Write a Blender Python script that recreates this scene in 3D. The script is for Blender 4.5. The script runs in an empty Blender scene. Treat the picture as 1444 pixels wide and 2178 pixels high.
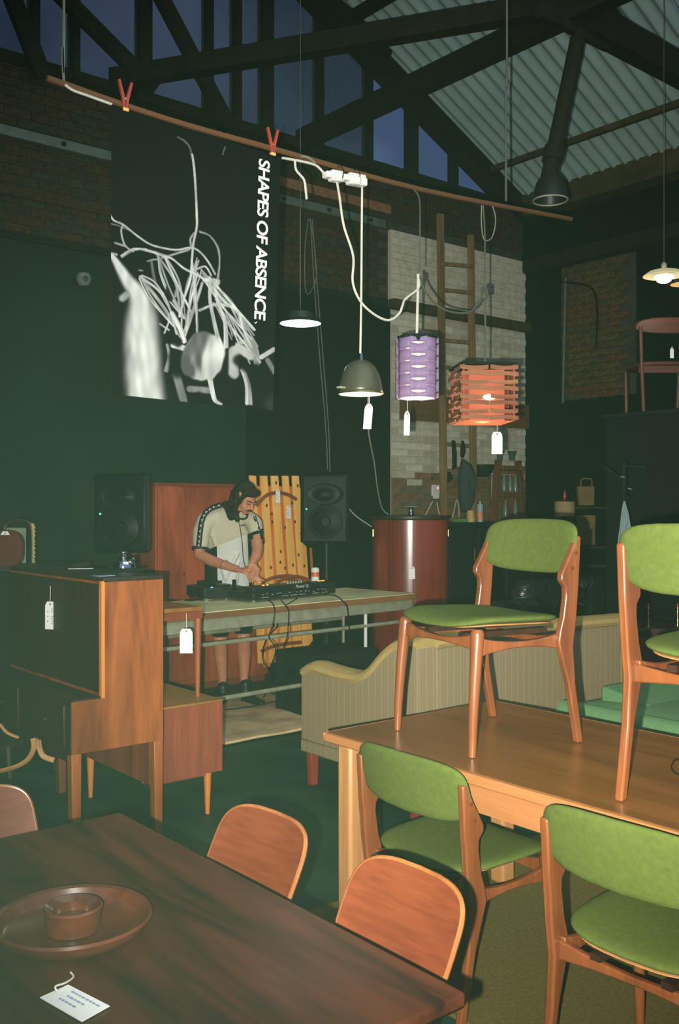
import bpy, bmesh, math, random
from mathutils import Vector, Matrix, Euler, noise

# ------------------------------------------------------------------ camera, world, lights, exposure
SC = bpy.context.scene
COL = SC.collection
VEIL_COL, VEIL_D = (.50, 1.0, .68, 1), .00055
FPX, CH, HZ, CX = 2080.0, 1.53, 1080.0, 722.0
ANG = math.radians(50.55)
CA, SA = math.cos(ANG), math.sin(ANG)
YAW = -math.radians(39.45)
cam_d = bpy.data.cameras.new('camera')
cam_d.sensor_fit = 'VERTICAL'; cam_d.sensor_height = 36.0
cam_d.lens = FPX / 2178.0 * 36.0
cam_d.shift_y = -(1089 - HZ) / 2178.0
cam_d.clip_start = 0.02; cam_d.clip_end = 200
cam = bpy.data.objects.new('camera', cam_d); COL.objects.link(cam)
cam.location = (0, 0, CH); cam.rotation_euler = (math.radians(90), 0, YAW)
SC.camera = cam

W = bpy.data.worlds.new('dusk'); SC.world = W; W.use_nodes = True
wn, wl = W.node_tree.nodes, W.node_tree.links
wn.clear()
wo = wn.new('ShaderNodeOutputWorld'); wb = wn.new('ShaderNodeBackground')
tc = wn.new('ShaderNodeTexCoord'); nz = wn.new('ShaderNodeTexNoise'); rp = wn.new('ShaderNodeValToRGB')
nz.inputs['Scale'].default_value = 4.2; nz.inputs['Detail'].default_value = 4
rp.color_ramp.elements[0].position = .42; rp.color_ramp.elements[0].color = (.065, .09, .185, 1)
rp.color_ramp.elements[1].position = .68; rp.color_ramp.elements[1].color = (.24, .28, .52, 1)
wl.new(tc.outputs['Generated'], nz.inputs['Vector']); wl.new(nz.outputs['Fac'], rp.inputs['Fac'])
wl.new(rp.outputs['Color'], wb.inputs['Color']); wl.new(wb.outputs[0], wo.inputs[0])
wb.inputs['Strength'].default_value = 1.0

def lamp(name, kind, loc, power, col=(1, 1, 1), size=.1, rot=None, look=None, **kw):
    d = bpy.data.lights.new(name, kind); d.energy = power; d.color = col
    if kind == 'AREA':
        d.shape = 'RECTANGLE'; d.size, d.size_y = size if isinstance(size, tuple) else (size, size)
    else: d.shadow_soft_size = size
    for k, v in kw.items(): setattr(d, k, v)
    o = bpy.data.objects.new(name, d); COL.objects.link(o); o.location = loc
    if look is not None: o.rotation_euler = (Vector(look) - Vector(loc)).to_track_quat('-Z', 'Y').to_euler()
    elif rot: o.rotation_euler = rot
    return o
# the compact camera's flash, held on its side: just left of and a little below the lens
fl = Vector((-.062 * SA, .062 * CA, CH - .040))
lamp('camera_flash', 'SPOT', fl, 1500, (1, .98, .86), .008, look=(4.3, 4.0, 1.75), spot_size=math.radians(77), spot_blend=1.0)
# added soft fill under the roof, standing for no lamp in view
lamp('hall_light', 'AREA', (3.2, 1.0, 5.0), 80, (.84, 1.0, .84), (5.0, 5.0), look=(4.2, 3.2, 0))
SC.view_settings.view_transform = 'Standard'
try: SC.view_settings.look = 'None'
except Exception: pass
SC.view_settings.gamma = 1.0; SC.view_settings.use_curve_mapping = False
SC.view_settings.exposure = 0.0

# ------------------------------------------------------------------ where a pixel's ray meets a plane of the room
def D(x, y):
    a, b = (x - CX) / FPX, (HZ - y) / FPX
    return Vector((CA + SA * a, SA - CA * a, b))
def onZ(x, y, h): d = D(x, y); t = (h - CH) / d.z; return Vector((d.x * t, d.y * t, h))
def onY(x, y, Y): d = D(x, y); t = Y / d.y; return Vector((d.x * t, Y, CH + d.z * t))
def onX(x, y, X): d = D(x, y); t = X / d.x; return Vector((X, d.y * t, CH + d.z * t))
def onT(x, y, t): d = D(x, y); return Vector((d.x * t, d.y * t, CH + d.z * t))
def pix(p):
    t = CA * p[0] + SA * p[1]; a = (SA * p[0] - CA * p[1]) / t
    return CX + a * FPX, HZ - (p[2] - CH) * FPX / t

# ------------------------------------------------------------------ materials
def rgb(r, g, b):
    f = lambda v: ((v / 255 + .055) / 1.055) ** 2.4 if v > 10 else v / 255 / 12.92
    return (f(r), f(g), f(b), 1)
def mk(name):
    m = bpy.data.materials.new(name); m.use_nodes = True
    return m, m.node_tree.nodes, m.node_tree.links, m.node_tree.nodes['Principled BSDF']
def mat(name, col, rough=.6, metal=0, var=.12, scale=12, bump=0, coat=0, spec=.5, sheen=0):
    m, n, l, b = mk(name)
    if len(col) == 3: col = (*col, 1)
    b.inputs['Roughness'].default_value = rough; b.inputs['Metallic'].default_value = metal
    b.inputs['Coat Weight'].default_value = coat; b.inputs['Specular IOR Level'].default_value = spec
    b.inputs['Sheen Weight'].default_value = sheen
    t = n.new('ShaderNodeTexCoord'); z = n.new('ShaderNodeTexNoise'); z.inputs['Scale'].default_value = scale; z.inputs['Detail'].default_value = 5
    r = n.new('ShaderNodeValToRGB'); e = r.color_ramp.elements
    e[0].position, e[1].position = .3, .7
    e[0].color = tuple(c * (1 - var) for c in col[:3]) + (1,); e[1].color = tuple(min(1, c * (1 + var)) for c in col[:3]) + (1,)
    l.new(t.outputs['Object'], z.inputs['Vector']); l.new(z.outputs['Fac'], r.inputs['Fac']); l.new(r.outputs['Color'], b.inputs['Base Color'])
    if bump:
        bp = n.new('ShaderNodeBump'); bp.inputs['Strength'].default_value = bump; bp.inputs['Distance'].default_value = .004
        z2 = n.new('ShaderNodeTexNoise'); z2.inputs['Scale'].default_value = scale * 9; l.new(t.outputs['Object'], z2.inputs['Vector'])
        l.new(z2.outputs['Fac'], bp.inputs['Height']); l.new(bp.outputs['Normal'], b.inputs['Normal'])
    return m
def wood(name, c1, c2, axis='z', scale=9, rough=.42, stretch=.08, dist=2.2, coat=0.0, spec=.5, seed=0):
    m, n, l, b = mk(name)
    b.inputs['Roughness'].default_value = rough; b.inputs['Coat Weight'].default_value = coat; b.inputs['Coat Roughness'].default_value = .2
    b.inputs['Specular IOR Level'].default_value = spec
    t = n.new('ShaderNodeTexCoord'); mp = n.new('ShaderNodeMapping')
    s = [1, 1, 1]; s['xyz'.index(axis)] = stretch; mp.inputs['Scale'].default_value = s; mp.inputs['Location'].default_value = (seed * 3.1, seed * 1.7, seed)
    z = n.new('ShaderNodeTexNoise'); z.inputs['Scale'].default_value = scale; z.inputs['Detail'].default_value = 6; z.inputs['Distortion'].default_value = dist * .35
    z2 = n.new('ShaderNodeTexNoise'); z2.inputs['Scale'].default_value = scale * 9; z2.inputs['Detail'].default_value = 2
    ad = n.new('ShaderNodeMath'); ad.operation = 'MULTIPLY_ADD'; ad.inputs[1].default_value = .35
    r = n.new('ShaderNodeValToRGB'); e = r.color_ramp.elements
    e[0].position, e[1].position = .48, .86
    e[0].color = (*c1[:3], 1); e[1].color = (*c2[:3], 1)
    l.new(t.outputs['Object'], mp.inputs['Vector']); l.new(mp.outputs[0], z.inputs['Vector']); l.new(mp.outputs[0], z2.inputs['Vector'])
    l.new(z2.outputs['Fac'], ad.inputs[0]); l.new(z.outputs['Fac'], ad.inputs[2]); l.new(ad.outputs[0], r.inputs['Fac']); l.new(r.outputs['Color'], b.inputs['Base Color'])
    return m
def glow(name, col, s):
    m, n, l, b = mk(name); b.inputs['Base Color'].default_value = (*[c * .25 for c in col], 1)
    b.inputs['Emission Color'].default_value = (*col, 1); b.inputs['Emission Strength'].default_value = s
    return m
M = {}
M['teak'] = wood('teak', rgb(116, 52, 26), rgb(168, 90, 48), 'z', 7, .38, seed=1)
M['teak_h'] = wood('teak_h', rgb(92, 40, 22), rgb(140, 68, 38), 'x', 6, .34, coat=.2, seed=2)
M['chairwood'] = wood('chairwood', rgb(104, 56, 28), rgb(138, 80, 44), 'z', 10, .3, coat=.3, seed=3)
M['darktop'] = wood('darktop', rgb(30, 15, 9), rgb(78, 38, 22), 'y', 5, .34, stretch=.13, dist=7, seed=4, spec=.25)
M['oak'] = wood('oak', rgb(112, 72, 32), rgb(142, 92, 44), 'y', 9, .3, seed=5, spec=.6)
M['oakleg'] = wood('oakleg', rgb(160, 112, 66), rgb(186, 134, 84), 'z', 9, .45, seed=6)
M['oakrail'] = wood('oakrail', rgb(150, 98, 56), rgb(172, 116, 70), 'y', 9, .45, seed=7)
M['paleedge'] = wood('paleedge', rgb(116, 68, 34), rgb(146, 92, 50), 'z', 9, .25, coat=.6, seed=8)
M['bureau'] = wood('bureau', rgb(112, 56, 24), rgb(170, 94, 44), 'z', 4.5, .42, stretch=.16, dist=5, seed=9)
M['bureau_dark'] = wood('bureau_dark', rgb(32, 20, 13), rgb(58, 34, 20), 'z', 4, .45, seed=10)  # dark wood; on the bureau's front and ledge it carries their shade
M['cabwood'] = wood('cabwood', rgb(110, 52, 32), rgb(158, 82, 54), 'z', 8, .5, seed=11)
M['wardrobe'] = wood('wardrobe', rgb(126, 50, 26), rgb(190, 88, 48), 'z', 3.2, .5, stretch=.2, seed=12)
M['pine'] = wood('pine', rgb(240, 156, 62), rgb(255, 200, 110), 'z', 7, .5, seed=13)
M['pine2'] = wood('pine2', rgb(190, 100, 36), rgb(228, 140, 60), 'z', 7, .5, seed=14)
M['knot'] = mat('knot', rgb(96, 40, 20), .6)
M['barkbar'] = wood('barkbar', rgb(120, 56, 28), rgb(168, 90, 46), 'x', 9, .5, seed=15)
M['mahog'] = wood('mahog', rgb(100, 34, 22), rgb(150, 58, 38), 'z', 4, .28, coat=.5, seed=16)
M['batten'] = wood('batten', rgb(74, 46, 24), rgb(104, 68, 36), 'x', 6, .7, seed=17)
M['benchtop'] = mat('benchtop', rgb(236, 228, 172), .6, var=.22, scale=3.5)
M['benchedge'] = wood('benchedge', rgb(120, 80, 45), rgb(160, 110, 66), 'x', 8, .7)
M['steel'] = mat('steel', rgb(160, 160, 134), .5, .2, var=.2)
M['green'] = mat('green', rgb(84, 97, 44), .95, var=.10, scale=60, bump=.5, spec=.1)
M['sofa'] = None
M['black'] = mat('black', (.010, .012, .011), .45, spec=.4)
M['blackmatte'] = mat('blackmatte', (.008, .010, .009), .9, spec=.15)
M['speaker'] = mat('speaker', (.003, .004, .004), .42, spec=.14)
M['white'] = mat('white', (.78, .78, .72), .6, var=.05)
M['cable'] = mat('cable', (.62, .60, .50), .6, var=.08)
M['greycord'] = mat('greycord', (.085, .09, .07), .9, spec=.1)
M['rope'] = mat('rope', (.19, .19, .15), .9, spec=.1)
M['tag'] = mat('tag', (.86, .86, .82), .7, var=.03)
M['ink'] = mat('ink', (.10, .11, .13), .8)
M['blueink'] = mat('blueink', (.30, .36, .48), .8)
M['eyelet'] = mat('eyelet', (.25, .15, .08), .6)
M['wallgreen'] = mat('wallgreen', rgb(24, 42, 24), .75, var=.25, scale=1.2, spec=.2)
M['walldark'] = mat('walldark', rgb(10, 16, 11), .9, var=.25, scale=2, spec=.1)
M['plaster'] = mat('plaster', rgb(196, 192, 170), .85, var=.12, scale=2.5, bump=.2)
M['floor'] = mat('floor', rgb(32, 60, 44), .55, var=.45, scale=2.6, bump=.1, spec=.25)
M['carpet'] = mat('carpet', rgb(106, 96, 54), .98, var=.18, scale=70, bump=.4, spec=.1)
M['rug'] = mat('rug', rgb(210, 180, 140), .98, var=.35, scale=4.5, bump=.6, spec=.1)
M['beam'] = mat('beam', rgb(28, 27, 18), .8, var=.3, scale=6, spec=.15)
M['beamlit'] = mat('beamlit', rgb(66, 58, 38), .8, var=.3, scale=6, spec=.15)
M['strip'] = mat('strip', rgb(100, 114, 104), .5, .3, var=.2)
M['roof'] = mat('roof', rgb(142, 168, 160), .75, var=.10, scale=3)
M['mortar'] = mat('mortar', rgb(56, 54, 42), .95, var=.3, scale=14)
M['red'] = mat('red', (.36, .045, .025), .5)
M['brass'] = mat('brass', (.75, .48, .16), .3, 1)
M['chrome'] = mat('chrome', (.8, .8, .8), .08, 1, var=.02)
M['skin'] = mat('skin', rgb(196, 128, 96), .55, var=.08, scale=20)
M['hair'] = mat('hair', rgb(36, 27, 15), .75, spec=.15, var=.4, scale=40)
M['turq'] = mat('turq', rgb(98, 134, 92), .9, var=.1, scale=50, bump=.4, spec=.2)
BR = [mat('brick_%d' % i, c, .9, var=.3, scale=22, bump=.5, spec=.15) for i, c in enumerate([rgb(124, 94, 68), rgb(118, 102, 76), rgb(136, 100, 70), rgb(112, 100, 78)])]
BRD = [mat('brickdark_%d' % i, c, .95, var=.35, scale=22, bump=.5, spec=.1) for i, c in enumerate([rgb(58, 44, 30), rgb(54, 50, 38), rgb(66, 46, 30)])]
BRR = [mat('brickright_%d' % i, c, .95, var=.35, scale=22, bump=.5, spec=.1) for i, c in enumerate([rgb(92, 62, 34), rgb(76, 66, 42), rgb(86, 70, 42)])]
BRW = [mat('brickwhite_%d' % i, c, .85, var=.16, scale=16, bump=.4, spec=.2) for i, c in enumerate([rgb(200, 196, 172), rgb(190, 186, 164), rgb(208, 204, 180), rgb(184, 172, 148)])]

# ------------------------------------------------------------------ geometry helpers
def link(o, parent=None):
    COL.objects.link(o)
    if parent is not None: o.parent = parent
    return o
def obj(name, bm, m, parent=None, smooth=True, bevel=0, loc=None, rot=None, ang=35, mods=()):
    me = bpy.data.meshes.new(name)
    bmesh.ops.recalc_face_normals(bm, faces=bm.faces)
    bm.to_mesh(me); bm.free()
    if smooth:
        me.shade_smooth()
        if ang: me.set_sharp_from_angle(angle=math.radians(ang))
    ms = m if isinstance(m, (list, tuple)) else [m]
    for x in ms: me.materials.append(x)
    o = bpy.data.objects.new(name, me); link(o, parent)
    if loc is not None: o.location = loc
    if rot is not None: o.rotation_euler = rot
    if bevel:
        b = o.modifiers.new('bevel', 'BEVEL'); b.width = bevel; b.segments = 2; b.limit_method = 'ANGLE'; b.angle_limit = math.radians(40)
    return o
def thing(name, label, cat, loc=(0, 0, 0), rz=0, group=None, kind=None):
    o = bpy.data.objects.new(name, None); link(o); o.empty_display_size = .1
    o.location = loc; o.rotation_euler = (0, 0, rz)
    return tag(o, label, cat, group, kind)
def tag(o, label=None, cat=None, group=None, kind=None):
    if label: o['label'] = label
    if cat: o['category'] = cat
    if group: o['group'] = group
    if kind: o['kind'] = kind
    return o
def struct(o, label=None):
    o['kind'] = 'structure'
    if label: o['label'] = label
    return o
def copy_tree(o, parent=None):
    c = o.copy(); COL.objects.link(c)
    if parent is not None: c.parent = parent
    for ch in list(o.children): copy_tree(ch, c)
    return c
def N(): return bmesh.new()
def box(bm, c, s, rot=None):
    m = Matrix.Translation(c) @ (Euler(rot).to_matrix().to_4x4() if rot else Matrix()) @ Matrix.Diagonal((s[0], s[1], s[2], 1))
    bmesh.ops.create_cube(bm, size=1, matrix=m); return bm
def bx(x0, x1, y0, y1, z0, z1, bm=None): return box(bm or N(), ((x0 + x1) / 2, (y0 + y1) / 2, (z0 + z1) / 2), (x1 - x0, y1 - y0, z1 - z0))
def catmull(pts, k=6, closed=False):
    P = [Vector(p) for p in pts]
    if len(P) < 3 and not closed: return P
    out = []; n = len(P)
    rng = range(n) if closed else range(n - 1)
    for i in rng:
        g = (lambda j: P[j % n]) if closed else (lambda j: P[max(0, min(n - 1, j))])
        p0, p1, p2, p3 = g(i - 1), g(i), g(i + 1), g(i + 2)
        for q in range(k):
            t = q / k
            out.append(.5 * ((2 * p1) + (-p0 + p2) * t + (2 * p0 - 5 * p1 + 4 * p2 - p3) * t * t + (-p0 + 3 * p1 - 3 * p2 + p3) * t ** 3))
    if not closed: out.append(P[-1])
    return out
def tube(bm, pts, r, n=8, closed=False, flat=None):
    """sweep a ring; r number or list; flat = (a, b) squashes the ring"""
    P = [Vector(p) for p in pts]; L = len(P); rings = []
    up = None
    for i, p in enumerate(P):
        if closed: d = P[(i + 1) % L] - P[i - 1]
        else: d = P[min(L - 1, i + 1)] - P[max(0, i - 1)]
        d = d.normalized() if d.length > 1e-9 else Vector((0, 0, 1))
        if up is None:
            up = Vector((0, 0, 1)) if abs(d.z) < .9 else Vector((0, 1, 0))
        s = d.cross(up)
        if s.length < 1e-6: s = d.orthogonal()
        s.normalize(); u = s.cross(d).normalized(); up = u
        rr = r[i] if isinstance(r, (list, tuple)) else r
        fa, fb = flat or (1, 1)
        rings.append([bm.verts.new(p + s * (math.cos(2 * math.pi * k / n) * rr * fa) + u * (math.sin(2 * math.pi * k / n) * rr * fb)) for k in range(n)])
    for i in range(L if closed else L - 1):
        a, b = rings[i], rings[(i + 1) % L]
        for k in range(n): bm.faces.new((a[k], a[(k + 1) % n], b[(k + 1) % n], b[k]))
    if not closed:
        bm.faces.new(list(reversed(rings[0]))); bm.faces.new(rings[-1])
    return bm
def cord(name, pts, r, m, parent=None, k=6, n=6, closed=False): return obj(name, tube(N(), catmull(pts, k, closed), r, n, closed), m, parent)
def bar(bm, a, b, w, h, up=(0, 0, 1)):
    a, b = Vector(a), Vector(b); d = (b - a).normalized(); u = Vector(up); s = d.cross(u)
    if s.length < 1e-5: s = d.cross(Vector((0, 1, 0)))
    s.normalize(); u = s.cross(d).normalized()
    vs = [bm.verts.new(p + s * (i * w / 2) + u * (j * h / 2)) for p in (a, b) for i, j in ((-1, -1), (1, -1), (1, 1), (-1, 1))]
    for f in ((3, 2, 1, 0), (4, 5, 6, 7), (0, 1, 5, 4), (1, 2, 6, 5), (2, 3, 7, 6), (3, 0, 4, 7)): bm.faces.new([vs[i] for i in f])
    return bm
def lathe(bm, prof, n=32, c=(0, 0, 0), cap=False):
    c = Vector(c); rings = []
    for r, z in prof: rings.append([bm.verts.new(c + Vector((math.cos(2 * math.pi * k / n) * max(r, 1e-4), math.sin(2 * math.pi * k / n) * max(r, 1e-4), z))) for k in range(n)])
    for a, b in zip(rings, rings[1:]):
        for k in range(n): bm.faces.new((a[k], a[(k + 1) % n], b[(k + 1) % n], b[k]))
    if cap: bm.faces.new(list(reversed(rings[0]))); bm.faces.new(rings[-1])
    return bm
def prism(bm, out, depth, axes='yz', off=0):
    """extrude a 2-D outline; axes names where the outline's coordinates go, depth runs along the third"""
    ix = ['xyz'.index(a) for a in axes]; t = 3 - sum(ix)
    def v(p, d):
        q = [0, 0, 0]; q[ix[0]] = p[0]; q[ix[1]] = p[1]; q[t] = d; return bm.verts.new(q)
    A = [v(p, off - depth / 2) for p in out]; B = [v(p, off + depth / 2) for p in out]
    bm.faces.new(A); bm.faces.new(list(reversed(B)))
    for i in range(len(out)):
        j = (i + 1) % len(out); bm.faces.new((A[i], B[i], B[j], A[j]))
    return bm
def pad(bm, w, d, th, e=4.5, f=None, n=20, taper=0, puff=.5):
    """a cushion: superellipse outline, rounded rim; f(x, y) bends it"""
    rad = []
    for k in range(n * 2):
        a = 2 * math.pi * k / (n * 2); c, s = math.cos(a), math.sin(a)
        x = math.copysign(abs(c) ** (2 / e), c); y = math.copysign(abs(s) ** (2 / e), s); rad.append((x, y))
    rows = []
    for s, z in ((.0, 1), (.35, .98), (.62, .93), (.82, .82), (.93, .62), (.985, .3), (1, 0), (.985, -.35), (.93, -.62), (.80, -.7), (.4, -.7), (0, -.7)):
        row = []
        for x, y in rad:
            X, Y = x * s * w / 2, y * s * d / 2
            X *= 1 + taper * (Y / (d / 2))
            zz = z * th / 2
            Z0 = Vector((X, Y, zz))
            row.append(bm.verts.new(f(Z0) if f else Z0))
        rows.append(row)
    m = len(rad)
    for a, b in zip(rows, rows[1:]):
        for k in range(m): bm.faces.new((a[k], a[(k + 1) % m], b[(k + 1) % m], b[k]))
    bmesh.ops.remove_doubles(bm, verts=bm.verts, dist=1e-5)
    return bm
def cap(bm, p0, r0, p1, r1, n=12):
    p0, p1 = Vector(p0), Vector(p1)
    for p, r in ((p0, r0), (p1, r1)):
        bmesh.ops.create_icosphere(bm, subdivisions=2, radius=r, matrix=Matrix.Translation(p))
    d = p1 - p0
    if d.length > 1e-6:
        bmesh.ops.create_cone(bm, cap_ends=True, segments=n, radius1=r0, radius2=r1, depth=d.length, matrix=Matrix.Translation((p0 + p1) / 2) @ d.to_track_quat('Z', 'Y').to_matrix().to_4x4())
def chain(bm, pr):
    for (p, r), (q, s) in zip(pr, pr[1:]): cap(bm, p, r, q, s)
def ell(bm, c, r, axes=None, sub=3):
    R = Matrix.Identity(3) if axes is None else Matrix(axes).transposed()
    bmesh.ops.create_icosphere(bm, subdivisions=sub, radius=1, matrix=Matrix.Translation(c) @ R.to_4x4() @ Matrix.Diagonal((*r, 1)))
def text(name, s, size, m, parent, loc, rot, off=0, ext=.0004, shear=0, sx=1, spacing=1, align='CENTER'):
    c = bpy.data.curves.new(name, 'FONT'); c.body = s; c.size = size; c.offset = off; c.extrude = ext; c.shear = shear; c.space_character = spacing
    c.align_x = align; c.align_y = 'CENTER'; c.materials.append(m)
    o = bpy.data.objects.new(name, c); COL.objects.link(o); bpy.context.view_layer.update()
    me = bpy.data.meshes.new_from_object(o.evaluated_get(bpy.context.evaluated_depsgraph_get())); bpy.data.objects.remove(o)
    me.name = name
    o = bpy.data.objects.new(name, me); link(o, parent); o.location = loc; o.rotation_euler = rot; o.scale = (sx, 1, 1); return o
# ------------------------------------------------------------------ the hall
WY, WX = 7.6, 9.2
EAVE, SLOPE, RIDGE = 5.15, .49, 3.6
def roofz(x): return EAVE + SLOPE * (9.0 - x) if x >= RIDGE else EAVE + SLOPE * (9.0 - RIDGE) - SLOPE * (RIDGE - x)
LX = -1.8
floor = struct(obj('floor', bx(LX - .2, WX + .2, -1.5, WY + .2, -.1, 0), M['floor'], smooth=False))
wb_ = struct(obj('wall_back', bx(LX, WX + .2, WY, WY + .25, 0, 5.05), M['mortar'], smooth=False))
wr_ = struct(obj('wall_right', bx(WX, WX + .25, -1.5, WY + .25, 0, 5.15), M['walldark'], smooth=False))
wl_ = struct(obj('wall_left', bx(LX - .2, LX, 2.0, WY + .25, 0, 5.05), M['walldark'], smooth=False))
PX0, PX1, PZT = 6.91, 9.06, 4.44
obj('painted_board', bx(LX + .01, PX0 - .02, WY - .035, WY - .002, 0, 3.65), M['wallgreen'], wb_, smooth=False)
obj('dark_recess', bx(5.10, PX0 - .02, WY - .06, WY - .036, 0, 3.62), M['walldark'], wb_, smooth=False)  # flat dark sheet before the painted board, with no opening behind it
obj('pier', bx(PX0, PX1, WY - .05, WY - .001, 0, PZT), M['plaster'], wb_, smooth=False)
obj('mortar_bed', bx(PX0 + .001, PX1 - .001, WY - .0508, WY - .0502, 0, 1.86), mat('mortar_pale', rgb(120, 112, 88), .95, var=.3, scale=8), wb_, smooth=False)
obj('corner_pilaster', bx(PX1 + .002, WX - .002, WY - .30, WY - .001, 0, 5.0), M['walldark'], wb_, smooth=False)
rnd = random.Random(4)
def brick_mesh(bm, c, s):
    box(bm, c, s, (rnd.uniform(-.006, .006), 0, rnd.uniform(-.006, .006)))
proto_m = []
def brick_proto(mats, L=.213, T=.016, Hh=.066):
    out = []
    for m in mats:
        bm = N(); box(bm, (0, 0, 0), (L, T, Hh)); bmesh.ops.bevel(bm, geom=list(bm.edges), offset=.004, segments=1, affect='EDGES')
        me = bpy.data.meshes.new('brick'); bm.to_mesh(me); bm.free(); me.materials.append(m); out.append(me)
    return out
def place_brick(me, loc, parent, rz=0, sx=1):
    o = bpy.data.objects.new('brick', me); link(o, parent); o.location = loc; o.rotation_euler = (0, 0, rz); o.scale = (sx, 1, 1); return o
pb, pw = brick_proto(BR), brick_proto(BRW)
left = []; course = 0; z = 0.04; cnt = 0
while z < PZT - .03:
    off = 0 if course % 2 else .1125
    x = PX0 + .002 - off
    while x < PX1 - .04:
        a, b = max(x, PX0 + .002), min(x + .213, PX1 - .002)
        if b - a > .04:
            cxx = (a + b) / 2; lim = 1.86 + .12 * noise.noise(Vector((cxx * 1.4, 3, 0))) + (.10 if cxx > 7.35 else -.05)
            painted = z > lim
            seen = z > 1.38 and cnt < 296 and (z < 1.95 or z < 4.2)
            y = WY - .052 - rnd.uniform(0, .005)
            if seen and (painted or z > 1.3):
                place_brick(rnd.choice(pw if painted else pb), (cxx, y, z), wb_, 0, (b - a) / .213); cnt += 1
            else: left.append((cxx, y, z, b - a, painted))
        x += .225
    z += .0765; course += 1
for pt in (True, False):
    bm = N()
    for q in left:
        if q[4] == pt: box(bm, q[:3], (q[3], .014, .066))
    if len(bm.verts): tag(obj('brickwork', bm, (BRW if pt else BR)[0], wb_, smooth=False), kind='stuff')
    else: bm.free()
# darker brickwork over the painted board: individual courses joined by shade
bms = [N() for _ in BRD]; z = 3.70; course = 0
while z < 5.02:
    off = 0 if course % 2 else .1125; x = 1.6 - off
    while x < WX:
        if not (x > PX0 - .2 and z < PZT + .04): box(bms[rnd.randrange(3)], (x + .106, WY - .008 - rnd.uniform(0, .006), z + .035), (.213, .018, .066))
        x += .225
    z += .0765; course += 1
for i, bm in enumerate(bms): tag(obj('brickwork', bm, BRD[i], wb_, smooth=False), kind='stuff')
# bricks of the right wall, their extent shaped to the lit patch
pr_ = brick_proto(BRR); z = 2.80; course = 0
obj('brick_panel_bed', bx(WX - .035, WX - .001, 6.12, 7.10, 2.76, 4.30), M['mortar'], wr_, smooth=False)
while z < 4.27:
    off = 0 if course % 2 else .1125; y = 7.10 - .215 + off * 0 - (0 if course % 2 else .1125)
    while y > 6.1:
        place_brick(rnd.choice(pr_), (WX - .038 - rnd.uniform(0, .005), y + .106, z), wr_, math.pi / 2); y -= .225
    z += .0765; course += 1
obj('conduit', tube(N(), [onX(1203, 590, WX - .06), onX(1197, 858, WX - .06)], .013, 8), M['strip'], wr_)
obj('arched_conduit', tube(N(), catmull([onX(1190, 600, WX - .06), onX(1235, 604, WX - .06), onX(1262, 618, WX - .06), onX(1270, 660, WX - .06), onX(1268, 740, WX - .06)]), .012, 8), M['walldark'], wr_)
# steel strip and timber rail on the back wall
st = obj('steel_strip', bx(1.6, PX0 - .1, WY - .08, WY - .03, 4.43, 4.51), M['strip'], wb_, smooth=False, bevel=.004)
for i in range(9):
    x = 2.2 + i * .55; obj('bolt', lathe(N(), [(0, -.012), (.02, -.012), (.02, .012), (0, .012)], 8), M['beam'], st, loc=(x, WY - .085, 4.47), rot=(math.pi / 2, 0, 0))
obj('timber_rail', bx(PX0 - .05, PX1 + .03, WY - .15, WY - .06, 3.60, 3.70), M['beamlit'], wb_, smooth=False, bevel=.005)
obj('board_ledge', bx(1.6, PX0 - .05, WY - .06, WY - .03, 3.64, 3.70), M['beam'], wb_, smooth=False)
obj('plank_band', bx(2.1, 4.6, WY - .05, WY - .03, 3.98, 4.05), BRD[2], wb_, smooth=False)
obj('lintel', bx(5.0, PX0, WY - .05, WY - .03, 4.60, 4.69), BR[2], wb_, smooth=False)
obj('timber_panel', bx(7.02, PX1 + .08, WY - .11, WY - .06, 2.46, 2.74), wood('panelbrown', rgb(92, 66, 30), rgb(120, 88, 44), 'x', 6, .6), wb_, smooth=False)
# gable glazing
win = thing('window_1', 'dusk-blue glazed gable over the back wall', None, (0, 0, 0), kind='structure')
glass, gn, gl, gb = mk('gable_glass')
tr = gn.new('ShaderNodeBsdfTransparent'); mx = gn.new('ShaderNodeMixShader'); df = gn.new('ShaderNodeBsdfPrincipled')
df.inputs['Base Color'].default_value = (.05, .07, .07, 1); df.inputs['Roughness'].default_value = .25
mx.inputs[0].default_value = .56; tr.inputs[0].default_value = (.85, .92, .95, 1)
gl.new(tr.outputs[0], mx.inputs[1]); gl.new(df.outputs[0], mx.inputs[2]); gl.new(mx.outputs[0], gn['Material Output'].inputs['Surface'])
glass2 = glass.copy(); glass2.name = 'gable_glass_clean'
for nd in glass2.node_tree.nodes:
    if nd.type == 'MIX_SHADER': nd.inputs[0].default_value = .10
xs = [onY(p, 300, WY).x for p in (-40, 80, 166, 315, 452, 512, 576, 688, 793, 886, 975, 1060)]
xs = [1.6] + [x for x in xs if x > 1.7] + [9.0]
for i in range(len(xs) - 1):
    a, b = xs[i], xs[i + 1]
    bm = N(); za, zb = roofz(a) - .05, roofz(b) - .05
    pts = [(a, 5.08), (b, 5.08), (b, max(zb, 5.09)), (a, za)]
    if a < RIDGE < b: pts.insert(3, (RIDGE, roofz(RIDGE) - .05))
    prism(bm, pts, .006, 'xz', WY + .10)
    obj('pane', bm, glass2 if (a + b) / 2 > 6.7 else glass, win, smooth=False)
for i, x in enumerate(xs[1:-1]):
    w = .035 if i % 3 else .06
    obj('mullion', bx(x - w, x + w, WY + .03, WY + .14, 5.05, roofz(x) - .02), M['beam'], win, smooth=False)
obj('sill', bx(1.6, WX, WY - .04, WY + .2, 5.02, 5.12), M['beam'], win, smooth=False, bevel=.006)
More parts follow.
